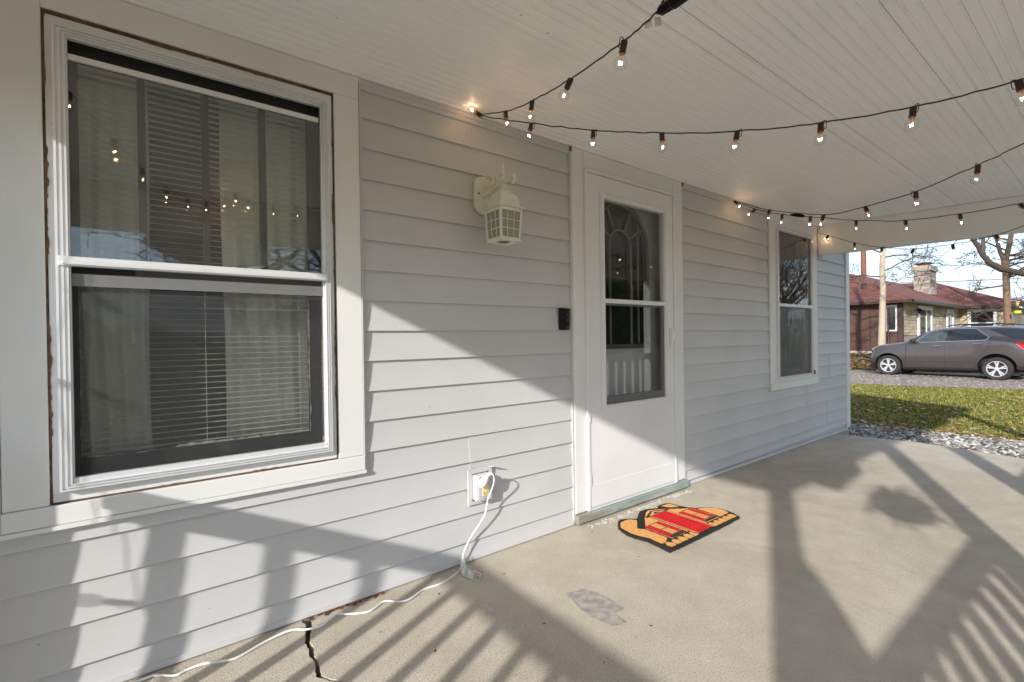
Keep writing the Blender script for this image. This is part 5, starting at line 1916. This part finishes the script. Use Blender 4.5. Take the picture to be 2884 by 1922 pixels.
# dark liners inside the wheel openings
for u, r in ((AX[0], 0.432), (AX[1], 0.452)):
    lb_ = MB()
    n = 26
    for k in range(n + 1):
        a = math.pi * k / n
        lb_.v += [(u + r * math.cos(a), 0.055, 0.37 + r * math.sin(a)), (u + r * math.cos(a), 0.335, 0.37 + r * math.sin(a))]
    lb_.f = [(2 * k, 2 * k + 1, 2 * k + 3, 2 * k + 2) for k in range(n)]
    lb_.add([(u - r, 0.336, 0.15), (u + r, 0.336, 0.15), (u + r, 0.336, 0.83), (u - r, 0.336, 0.83)], [(0, 1, 2, 3)])
    carpart('wheel_liner', lb_, M['car_black'])

# ================================================================== THE NEIGHBOUR'S HOUSE
nb = thing('neighbor_house', 'brown walled and stone faced ranch house with red shingle roof and stone chimney', 'house', (34.0, 7.0, 0.08))
M['brown_board'] = weathered('brown board wall', (0.085, 0.043, 0.032), (0.06, 0.03, 0.02), 0.5, 0.7, (1, 1, 0.3), 2.5, 0.2, 20, speck=False)
M['brown_trim'] = simple('brown trim', (0.055, 0.024, 0.02), 0.6, 0.15)
M['stone'] = vcol_mat('ashlar stone', [(0.0, (0.30, 0.235, 0.165)), (0.5, (0.42, 0.35, 0.26)), (1.0, (0.50, 0.44, 0.35))])
M['chim_stone'] = vcol_mat('chimney stone', [(0.0, (0.21, 0.18, 0.15)), (0.5, (0.34, 0.29, 0.24)), (1.0, (0.43, 0.37, 0.30))])
M['mortar'] = simple('mortar', (0.30, 0.26, 0.21), 0.9, 0.15, 10, 0.3, 60)


def obj_col(name, stops):
    """colour picked per object, with a little grain"""
    m, nt, b, tc = nmat(name)
    oi = nt.nodes.new('ShaderNodeObjectInfo')
    c = nramp(nt, oi.outputs['Random'], stops)
    n = nnoise(nt, ncoord(nt, tc), 9, 5, 0.65)
    c = nmix(nt, nramp(nt, n, [(0.4, 0.0), (0.75, 0.55)]), c, (0.17, 0.15, 0.13))
    nt.links.new(c, b.inputs['Base Color'])
    b.inputs['Roughness'].default_value = 0.9
    return m


M['stone'] = obj_col('ashlar stone', [(0.0, (0.38, 0.29, 0.19)), (0.5, (0.50, 0.41, 0.29)), (1.0, (0.56, 0.50, 0.39))])
M['chim_stone'] = obj_col('chimney stone', [(0.0, (0.24, 0.20, 0.165)), (0.5, (0.38, 0.32, 0.26)), (1.0, (0.47, 0.41, 0.34))])


def shingle_mat():
    m, nt, b, tc = nmat('red shingles')
    v = ncoord(nt, tc)
    br = nt.nodes.new('ShaderNodeTexBrick')
    br.inputs['Scale'].default_value = 1.0
    br.inputs['Brick Width'].default_value = 0.32
    br.inputs['Row Height'].default_value = 0.15
    br.inputs['Mortar Size'].default_value = 0.012
    br.inputs['Color1'].default_value = (0.24, 0.078, 0.055, 1)
    br.inputs['Color2'].default_value = (0.165, 0.058, 0.043, 1)
    br.inputs['Mortar'].default_value = (0.03, 0.012, 0.010, 1)
    mp = nt.nodes.new('ShaderNodeMapping')
    nt.links.new(tc.outputs['UV'], mp.inputs['Vector'])
    nt.links.new(mp.outputs['Vector'], br.inputs['Vector'])
    n = nnoise(nt, v, 0.8, 5, 0.6)
    c = nmix(nt, nramp(nt, n, [(0.48, 0.0), (0.78, 0.6)]), br.outputs['Color'], (0.055, 0.032, 0.034))
    nt.links.new(c, b.inputs['Base Color'])
    b.inputs['Roughness'].default_value = 0.9
    nbump(nt, b, br.outputs['Fac'], 0.5, 0.02)
    return m


M['shingle'] = shingle_mat()
EZ = 2.62
# wall boxes: main block and the wing that steps forward behind the drive
obj('brown_wall', MB().box(28.5, 28.62, 4.94, 12.5, 0.02, 2.56), M['brown_board'], nb)
obj('stone_wall', MB().box(28.62, 40.38, 4.78, 4.9, 0.02, 2.56), M['mortar'], nb)
obj('wing_wall', MB().box(40.58, 40.70, 2.45, 4.9, 0.02, 2.56).box(40.71, 48, 2.45, 2.57, 0.02, 2.56), M['mortar'], nb)
obj('foundation', MB().box(28.44, 28.499, 4.9, 12.5, 0.0, 0.19), simple('pale footing', (0.42, 0.39, 0.34), 0.9, 0.1), nb)
for k in range(9):
    yb = 5.4 + k * 0.61
    obj('batten', MB().box(28.478, 28.4995, yb, yb + 0.045, 0.20, 2.5), M['brown_trim'], nb)
obj('corner_post', MB().box(28.44, 28.64, 4.74, 4.938, 0.05, 2.56), M['brown_trim'], nb)


def roof_plane(name, pts, mat, eave_dir, parent=nb):
    """quad or triangle with UVs in metres along the eave and up the slope"""
    me = bpy.data.meshes.new(name)
    me.from_pydata(pts, [], [tuple(range(len(pts)))])
    e = Vector(eave_dir).normalized()
    nrm = (Vector(pts[1]) - Vector(pts[0])).cross(Vector(pts[2]) - Vector(pts[0])).normalized()
    s_ = nrm.cross(e)
    uv = me.uv_layers.new(name='UVMap')
    for lp in me.loops:
        p = Vector(pts[lp.vertex_index])
        uv.data[lp.index].uv = (p.dot(e), p.dot(s_))
    me.materials.append(mat)
    o = link(name, me, parent)
    sd = o.modifiers.new('thick', 'SOLIDIFY')
    sd.thickness = 0.06
    sd.offset = 0
    return o


RZ = 4.74
roof_plane('roof', [(28.0, 4.25, EZ), (28.0, 13.15, EZ), (32.45, 8.7, RZ)], M['shingle'], (0, 1, 0))
roof_plane('roof', [(28.0, 4.25, EZ), (32.45, 8.7, RZ), (52, 8.7, RZ), (52, 4.25, EZ)], M['shingle'], (1, 0, 0))
roof_plane('roof', [(28.0, 13.15, EZ), (52, 13.15, EZ), (52, 8.7, RZ), (32.45, 8.7, RZ)], M['shingle'], (1, 0, 0))
# wing: hipped end towards the drive
roof_plane('roof', [(40.05, 4.30, EZ + 0.02), (40.05, 1.95, EZ + 0.02), (44.95, 6.85, 4.66), (44.5, 8.6, 4.72)], M['shingle'], (0, 1, 0))
roof_plane('roof', [(40.05, 1.95, EZ + 0.02), (52, 1.95, EZ + 0.02), (52, 6.85, 4.66), (44.95, 6.85, 4.66)], M['shingle'], (1, 0, 0))
# soffits, fascia and gutters
M['soffit'] = simple('soffit', (0.30, 0.27, 0.24), 0.7, 0.1)
obj('soffit', MB().box(28.03, 28.49, 4.3, 13, 2.53, 2.56).box(28.5, 40.2, 4.3, 4.77, 2.53, 2.56).box(40.08, 40.57, 2.0, 4.29, 2.53, 2.56), M['soffit'], nb)
obj('fascia', MB().box(27.97, 28.025, 4.22, 13.1, 2.50, 2.645), M['brown_trim'], nb)
obj('gutter', MB().box(27.97, 40.02, 4.16, 4.27, 2.51, 2.63).box(39.96, 40.06, 1.9, 4.155, 2.51, 2.63), simple('dark gutter', (0.05, 0.04, 0.04), 0.4, 0.1), nb)
obj('downspout', MB().tube([(28.05, 5.75, 2.52), (28.2, 5.65, 2.42), (28.42, 5.3, 2.25), (28.42, 5.28, 0.2)], 0.045, 6), M['brown_trim'], nb)


def stones(parent, face, u0, u1, z0, z1, rowh, lmin, lmax, fixed, mat, holes=(), rnd=random.Random(44), depth=0.04):
    """courses of separate stones on a wall: face 'y' (faces -Y at y=fixed) or 'x' (faces -X)"""
    z = z0
    while z < z1 - 0.03:
        h = min(rowh * rnd.uniform(0.75, 1.25), z1 - z)
        u = u0
        while u < u1 - 0.02:
            L = min(rnd.uniform(lmin, lmax), u1 - u)
            if u1 - u - L < lmin * 0.4:
                L = u1 - u
            hit = [hh for hh in holes if u < hh[1] and u + L > hh[0] and z + h > hh[2] and z < hh[3]]
            a, c = u, u + L
            for hh in hit:
                if a < hh[0]:
                    c = min(c, hh[0])
                elif c > hh[1]:
                    a = max(a, hh[1])
                else:
                    a = c
            if c - a > 0.04:
                d = depth * rnd.uniform(0.5, 1.3)
                g_ = 0.010
                if face == 'y':
                    b_ = MB().box(a + g_, c - g_, fixed - d, fixed - 0.001, z + g_ * 0.7, z + h - g_ * 0.7)
                else:
                    b_ = MB().box(fixed - d, fixed - 0.001, a + g_, c - g_, z + g_ * 0.7, z + h - g_ * 0.7)
                obj('stone', b_, mat, parent)
            u += L
        z += h


HOL_Y = [(30.9, 33.7, 0.0, 2.5), (36.9, 38.7, 0.0, 2.5)]
stones(nb, 'y', 28.66, 40.4, 0.95, 2.52, 0.155, 0.45, 0.95, 4.78, M['stone'], HOL_Y)
stones(nb, 'x', 2.46, 4.76, 0.95, 2.52, 0.15, 0.40, 0.85, 40.58, M['stone'], [(3.05, 4.40, 0.6, 2.5)])


def nwin(face, u0, u1, z0, z1, fixed, bars_u=(), bars_z=(), w=0.09):
    """window set proud of the wall: white frame, dark pane"""
    b_ = MB()

    def bx(a, c, za, zc, d0, d1):
        if face == 'y':
            b_.box(a, c, fixed - d1, fixed - d0, za, zc)
        else:
            b_.box(fixed - d1, fixed - d0, a, c, za, zc)
    bx(u0, u0 + w, z0, z1, 0.0, 0.07)
    bx(u1 - w, u1, z0, z1, 0.0, 0.07)
    bx(u0 + w, u1 - w, z1 - w, z1, 0.0, 0.07)
    bx(u0 + w, u1 - w, z0, z0 + w, 0.0, 0.07)
    for q in bars_u:
        bx(q - 0.035, q + 0.035, z0 + w, z1 - w, 0.0, 0.055)
    for q in bars_z:
        bx(u0 + w, u1 - w, q - 0.03, q + 0.03, 0.0, 0.05)
    wn_ = obj('window', b_, M['white_metal'], nb)
    p_ = MB()
    if face == 'y':
        p_.box(u0 + w, u1 - w, fixed - 0.03, fixed - 0.02, z0 + w, z1 - w)
    else:
        p_.box(fixed - 0.03, fixed - 0.02, u0 + w, u1 - w, z0 + w, z1 - w)
    obj('pane', p_, M['car_glass'], wn_)


nwin('x', 4.97 - 0.02, 5.36, 1.16, 2.42, 28.49, (), (), 0.06)
nwin('y', 30.95, 33.65, 0.35, 2.47, 4.74, (32.5,), (), 0.22)
nwin('y', 36.95, 38.65, 0.35, 2.45, 4.74, (), (), 0.28)
nwin('x', 3.08, 4.37, 1.0, 2.47, 40.52, (), (1.62,), 0.15)
lamp = MB().lathe([(0.02, 2.02), (0.07, 2.05), (0.09, 2.18), (0.12, 2.20), (0.03, 2.28)], 8, (30.55, 4.55, 0)).tube([(30.55, 4.76, 2.16), (30.55, 4.62, 2.30), (30.55, 4.55, 2.27)], 0.02, 6)
obj('wall_lamp', lamp, M['black_plastic'], nb)
# chimney of rough ashlar standing on the front slope
CX0, CX1, CY0, CY1 = 40.05, 41.65, 6.10, 6.85
ch = obj('chimney', MB().box(CX0, CX1, CY0, CY1, 3.0, 5.35), M['mortar'], nb)
_rch = random.Random(52)
stones(ch, 'y', CX0 - 0.03, CX1 + 0.03, 3.2, 5.08, 0.16, 0.3, 0.75, CY0, M['chim_stone'], (), _rch, 0.06)
stones(ch, 'x', CY0 - 0.02, CY1 + 0.02, 3.3, 5.08, 0.16, 0.25, 0.5, CX0, M['chim_stone'], (), _rch, 0.06)
obj('chimney_crown', MB().box(CX0 - 0.13, CX1 + 0.13, CY0 - 0.13, CY1 + 0.13, 5.08, 5.22).box(CX0 - 0.10, CX1 + 0.10, CY0 - 0.10, CY1 + 0.10, 5.221, 5.42), M['chim_stone'], ch)
obj('chimney_pot', MB().box(CX0 + 0.25, CX0 + 0.9, CY0 + 0.12, CY1 - 0.1, 5.421, 5.58), simple('flue tile', (0.45, 0.13, 0.05), 0.8, 0.15), ch)
obj('chimney_cap', MB().box(CX0 + 0.05, CX0 + 1.1, CY0 - 0.05, CY1 + 0.05, 5.585, 5.63), M['car_black'], ch)
obj('roof_vent', MB().lathe([(0.09, 3.0), (0.09, 3.35), (0.14, 3.36), (0.14, 3.42)], 10, (29.6, 6.6, 0.55 - 0.3)), M['brown_trim'], nb)

# ---- telephone pole behind the roof, with its wires
pole = thing('utility_pole', 'red brown wooden utility pole rising behind the neighboring roof', 'pole', (40.8, 9.85, 0.08))
M['pole_wood'] = weathered('pole wood', (0.20, 0.085, 0.05), (0.10, 0.05, 0.035), 0.6, 0.85, (1, 1, 0.15), 8, 0.4, 40)
obj('shaft', MB().tube([(40.8, 9.85, 0.05), (40.8, 9.85, 5), (40.78, 9.85, 10.5)], [0.20, 0.18, 0.14], 12), M['pole_wood'], pole, True)
obj('cross_arm', MB().box(40.68, 40.92, 8.7, 11.0, 9.7, 9.85), M['pole_wood'], pole)


def cable(label, a, c, sag, r=0.012):
    a, c = Vector(a), Vector(c)
    pts = [a.lerp(c, t / 14) - Vector((0, 0, sag * 4 * (t / 14) * (1 - t / 14))) for t in range(15)]
    tag(obj('utility_cable', MB().tube(pts, r, 4), M['cord_dark']), label, 'cable', 'overhead cables')


cable('uppermost thin overhead cable running right from behind the chimney', (41.3, 6.6, 5.5), (60, -14, 7.2), 0.5, 0.02)
cable('lower overhead cable crossing the sky right of the chimney', (46, 9, 4.95), (75, -8, 7.4), 0.5, 0.022)
cable('slanting cable left of the chimney, above the roof ridge', (40.8, 9.8, 8.2), (41.0, 6.9, 5.2), 0.05, 0.014)
cable('thick dark service cable from the chimney up toward the porch beam', (41.1, 6.4, 5.5), (20.5, 0.2, 6.3), 0.55, 0.016)

# ================================================================== TREES
M['bark_pale'] = weathered('pale bark', (0.42, 0.34, 0.25), (0.16, 0.12, 0.09), 0.7, 0.9, (1, 1, 0.4), 5, 0.5, 25, speck=False)
M['bark_brown'] = weathered('brown bark', (0.21, 0.135, 0.085), (0.08, 0.055, 0.04), 0.8, 0.9, (1, 1, 0.35), 4, 0.7, 20, speck=False)
M['bark_dark'] = weathered('mossy bark', (0.055, 0.042, 0.03), (0.085, 0.085, 0.03), 0.6, 0.95, (1, 1, 1), 5, 0.8, 22, speck=False)
M['twig'] = simple('twigs', (0.085, 0.062, 0.05), 0.9, 0.3, 3)


def grow(b, p, d, L, r, lev, rnd, maxlev, droop=0.0, spread=0.75, kids=(3, 5), rmin=0.004):
    """bare branch that wanders, tapers and forks"""
    n = 4 if lev < 3 else 3
    pts, rr = [p.copy()], [r]
    dd = d.normalized()
    for i in range(n):
        j = 0.22 if lev else 0.06
        dd = (dd + Vector((rnd.uniform(-j, j), rnd.uniform(-j, j), rnd.uniform(-j, j) - droop * 0.1))).normalized()
        pts.append(pts[-1] + dd * (L / n))
        rr.append(max(rmin * 0.7, r * (1 - 0.55 * (i + 1) / n)))
    b.tube(pts, rr, 8 if lev == 0 else (6 if lev == 1 else (4 if lev < 4 else 3)), False)
    if lev >= maxlev:
        return
    for k in range(rnd.randint(*kids)):
        t = rnd.uniform(0.35, 1.0) if lev else rnd.uniform(0.45, 1.0)
        i = min(int(t * n), n - 1)
        q = pts[i].lerp(pts[i + 1], t * n - i)
        ax = Vector((rnd.uniform(-1, 1), rnd.uniform(-1, 1), rnd.uniform(-0.5, 0.9)))
        nd = (dd * (1 - spread * 0.5) + ax.normalized() * spread).normalized()
        grow(b, q, nd, L * rnd.uniform(0.5, 0.75), max(rmin, rr[i] * rnd.uniform(0.4, 0.62)), lev + 1, rnd, maxlev, droop, spread, kids, rmin)


# slim pale tree in front of the brown wall
t1 = thing('slim_tree', 'slim bare tree with pale trunk in front of the brown wall', 'tree', (23.6, 4.4, -0.44))
obj('trunk', MB().tube([(23.36, 4.23, -0.5), (23.38, 4.22, 0.6), (23.45, 4.21, 1.7), (23.46, 4.18, 2.9), (23.42, 4.19, 3.7), (23.48, 4.17, 4.6), (23.6, 4.2, 6.4)], [0.155, 0.13, 0.115, 0.105, 0.10, 0.085, 0.05], 10), M['bark_pale'], t1, True)
b = MB()
_rt = random.Random(71)
for (z, dx, dy, L, r) in ((3.35, 0.25, 1.0, 1.5, 0.035), (3.55, -0.1, -1.0, 1.3, 0.03), (4.1, 0.2, -0.9, 1.6, 0.035), (4.3, 0.0, 1.0, 1.6, 0.035), (4.6, 0.5, 0.5, 1.6, 0.04), (4.9, -0.3, -0.8, 1.8, 0.04), (2.9, 0.2, -1.0, 1.0, 0.018), (3.0, -0.1, 1.0, 1.1, 0.018), (5.6, 0.2, 0.3, 1.6, 0.03)):
    grow(b, Vector((23.45, 4.19, z)), Vector((dx, dy, 0.45)), L, r, 1, _rt, 4, 0.5, 0.8, (3, 5), 0.0075)
obj('crown', b, M['twig'], t1)

# tree at the corner of the neighbour's wing
t2 = thing('forked_tree', 'bare brown tree with forked trunk at the right edge of the neighboring house', 'tree', (37.4, 2.3, 0.08))
obj('trunk', MB().tube([(37.42, 2.26, 0.0), (37.40, 2.28, 1.5), (37.36, 2.31, 3.2), (37.34, 2.33, 4.4), (37.30, 2.36, 4.95)], [0.20, 0.165, 0.15, 0.145, 0.16], 12), M['bark_brown'], t2, True)
b = MB()
b.tube([(37.30, 2.36, 4.85), (37.32, 2.22, 5.6), (37.42, 2.12, 6.4), (37.5, 2.1, 7.6)], [0.14, 0.12, 0.11, 0.09], 10)
b.tube([(37.30, 2.36, 4.85), (37.22, 2.55, 5.5), (37.20, 2.68, 6.3), (37.1, 2.8, 7.5)], [0.11, 0.09, 0.08, 0.06], 10)
_rt = random.Random(72)
for k in range(16):
    z = _rt.uniform(2.2, 6.6)
    s_ = -1 if _rt.random() < 0.72 else 1
    grow(b, Vector((37.35, 2.3 - 0.05 * (z - 5 if z > 5 else 0), z)), Vector((_rt.uniform(-0.9, 0.5), s_ * 1.0, _rt.uniform(-0.15, 0.5))), _rt.uniform(1.3, 2.4), 0.05, 1, _rt, 4, 0.3, 0.8, (3, 5), 0.014)
obj('crown', b, M['twig'], t2)

# big tree by the drive whose limb reaches into view
t3 = thing('driveway_tree', 'thick mossy tree limb curving in from the right above the car', 'tree', (17.2, -2.6, -0.38))
b = MB().tube([(17.2, -2.6, -0.45), (17.25, -2.5, 0.8), (17.4, -2.1, 1.9), (17.5, -1.6, 2.3), (17.6, -0.95, 2.40), (17.6, -0.26, 2.53), (17.59, 0.12, 2.70), (17.66, 0.36, 2.90), (17.75, 0.50, 3.12), (17.84, 0.58, 3.34), (17.92, 0.72, 3.62), (17.95, 0.82, 3.95)],
              [0.22, 0.18, 0.14, 0.105, 0.085, 0.075, 0.068, 0.064, 0.060, 0.058, 0.052, 0.045], 12)
obj('trunk', b, M['bark_dark'], t3, True)
b = MB()
b.tube([(17.75, 0.50, 3.12), (17.8, 0.50, 3.5), (17.9, 0.48, 3.9)], [0.05, 0.04, 0.03], 6)
b.tube([(17.4, -2.1, 1.9), (17.2, -2.8, 3.4), (16.8, -3.2, 5.5)], [0.22, 0.18, 0.12], 8)
_rt = random.Random(73)
for (x, y, z, dx, dy, dz, L, r) in ((17.95, 0.82, 3.95, 0.2, 0.6, 0.8, 1.6, 0.05), (17.9, 0.48, 3.9, 0.1, -0.4, 1.0, 1.5, 0.03), (16.8, -3.2, 5.5, -0.3, -0.5, 1, 2.5, 0.1), (17.0, -3.0, 4.6, 0.3, -0.9, 0.8, 2.5, 0.08), (17.84, 0.58, 3.34, 0.0, -0.7, 0.5, 0.35, 0.02), (17.59, 0.05, 2.7, 0.2, -0.3, 1, 0.8, 0.015)):
    grow(b, Vector((x, y, z)), Vector((dx, dy, dz)), L, r, 1, _rt, 4, 0.1, 0.75, (2, 4), 0.006)
obj('crown', b, M['twig'], t3)

# evergreen and low growth at the far right
eg = thing('evergreen_tree', 'dark evergreen beyond the forked tree at the right edge', 'tree', (62, 0.6, 0.08))
obj('trunk', MB().tube([(62, 0.6, 0.0), (62, 0.6, 4.2)], [0.25, 0.08], 8), M['bark_brown'], eg)
v, f = [], []
_re = random.Random(74)
for i in range(9000):
    z = _re.uniform(0.4, 5.2)
    rad = 2.2 * (1 - z / 5.6) * math.sqrt(_re.uniform(0.15, 1.0)) * (0.8 + 0.25 * math.sin(z * 5 + i % 7))
    a = _re.uniform(0, 6.283)
    x, y = 62 + rad * math.cos(a), 0.6 + rad * math.sin(a)
    s_ = _re.uniform(0.06, 0.16)
    o_ = len(v)
    for _ in range(3):
        v.append((x + _re.uniform(-s_, s_), y + _re.uniform(-s_, s_), z + _re.uniform(-s_, s_)))
    f.append((o_, o_ + 1, o_ + 2))
me = bpy.data.meshes.new('crown')
me.from_pydata(v, [], f)
me.materials.append(vcol_mat('evergreen needles', [(0, (0.015, 0.03, 0.010)), (1, (0.05, 0.085, 0.025))]))
eg_crown = link('crown', me, eg)
eg_trunk = [o for o in eg.children if o.name.startswith('trunk')][0]
for (x, y, s_, lab) in ((15.5, -12.5, 1.35, 'dark evergreen mirrored low in the storm door glass'), (24.5, -17, 1.7, 'tall dark evergreen mirrored at the right of the storm door glass')):
    t = thing('front_yard_evergreen', lab, 'tree', (x, y, -0.15), 'evergreens in the front yard')
    t.scale = (s_, s_, s_)
    for src in (eg_trunk, eg_crown):
        c_ = src.copy()
        COL.objects.link(c_)
        c_.parent = t
        c_.location = (-62, -0.6, 0)
fd = thing('bird_feeder', 'small yellow bird feeder hanging beside the forked tree trunk', 'feeder', (36.9, 1.85, 2.4))
obj('tray', MB().lathe([(0.08, 2.02), (0.15, 2.04), (0.15, 2.17), (0.04, 2.18)], 12, (36.9, 1.86, 0)), simple('yellow plastic', (0.72, 0.62, 0.02), 0.4, 0.05), fd)
obj('hopper', MB().lathe([(0.04, 2.44), (0.06, 2.46), (0.06, 2.60), (0.02, 2.64)], 12, (36.9, 1.86, 0)), simple('orange plastic', (0.72, 0.42, 0.02), 0.4, 0.05), fd)
obj('wire', MB().tube([(36.9, 1.86, 2.18), (36.9, 1.86, 2.74), (37.1, 2.0, 3.3)], 0.012, 5), M['cord_dark'], fd)


# ---- bare trees across the front yard: seen mirrored in the window and door glass
def bare_tree_mesh(seed, H):
    rnd = random.Random(seed)
    tb, cb_ = MB(), MB()
    pts = [Vector((0, 0, -0.1)), Vector((0.05, 0.0, H * 0.15)), Vector((-0.05, 0.08, H * 0.3)), Vector((0.02, 0.1, H * 0.42))]
    tb.tube(pts, [0.32, 0.26, 0.22, 0.19], 10)
    for k in range(7):
        a = k * 0.9 + rnd.uniform(-0.3, 0.3)
        z = H * rnd.uniform(0.22, 0.42)
        grow(cb_, Vector((0.0, 0.08, z)), Vector((math.cos(a), math.sin(a), rnd.uniform(0.6, 1.4))), H * rnd.uniform(0.28, 0.42), 0.12, 1, rnd, 5, 0.0, 0.7, (3, 4), 0.012)
    return tb.mesh('trunk', True), cb_.mesh('crown')


tm, cm_ = bare_tree_mesh(81, 9.0)
tm.materials.append(M['bark_dark'])
cm_.materials.append(M['twig'])
for k, (x, y, rz, s_, lab) in enumerate(((2.5, -17, 0.3, 1.0, 'bare tree mirrored at the left of the large window'), (7.5, -22, 1.7, 1.15, 'bare tree mirrored at the right of the large window'), (20, -15, 2.6, 0.95, 'bare tree mirrored in the upper glass of the storm door'),
                                         (31, -13, 4.0, 1.0, 'bare tree mirrored at the left of the far window'), (40, -15, 5.2, 1.1, 'bare tree mirrored at the middle of the far window'), (52, -20, 0.9, 1.2, 'bare tree mirrored at the right of the far window'))):
    t = thing('front_yard_tree', lab, 'tree', (x, y, -0.15), 'bare trees in the front yard')
    t.rotation_euler = (0, 0, rz)
    t.scale = (s_, s_, s_)
    link('trunk', tm, t, (0, 0, 0), True)
    link('crown', cm_, t, (0, 0, 0), True)

# far belt of bare woods that closes the horizon
v, f = [], []
_rw = random.Random(90)
for i in range(26000):
    a = _rw.uniform(0, 6.283)
    d = 150 + _rw.uniform(0, 40)
    hmax = 6.5 + 2.5 * math.sin(a * 9) + 1.5 * math.sin(a * 23 + 1)
    z = hmax * _rw.random() ** 0.8
    x, y = d * math.cos(a), d * math.sin(a)
    s_ = _rw.uniform(0.4, 1.1)
    o_ = len(v)
    for _ in range(3):
        v.append((x + _rw.uniform(-s_, s_), y + _rw.uniform(-s_, s_), z + _rw.uniform(-s_, s_) * 1.5))
    f.append((o_, o_ + 1, o_ + 2))
me = bpy.data.meshes.new('far_woods')
me.from_pydata(v, [], f)
stuff('far_woods', me, vcol_mat('far twigs', [(0, (0.07, 0.055, 0.05)), (0.6, (0.12, 0.09, 0.075)), (1, (0.06, 0.07, 0.035))]), 'low belt of bare woods on the horizon', 'woods')
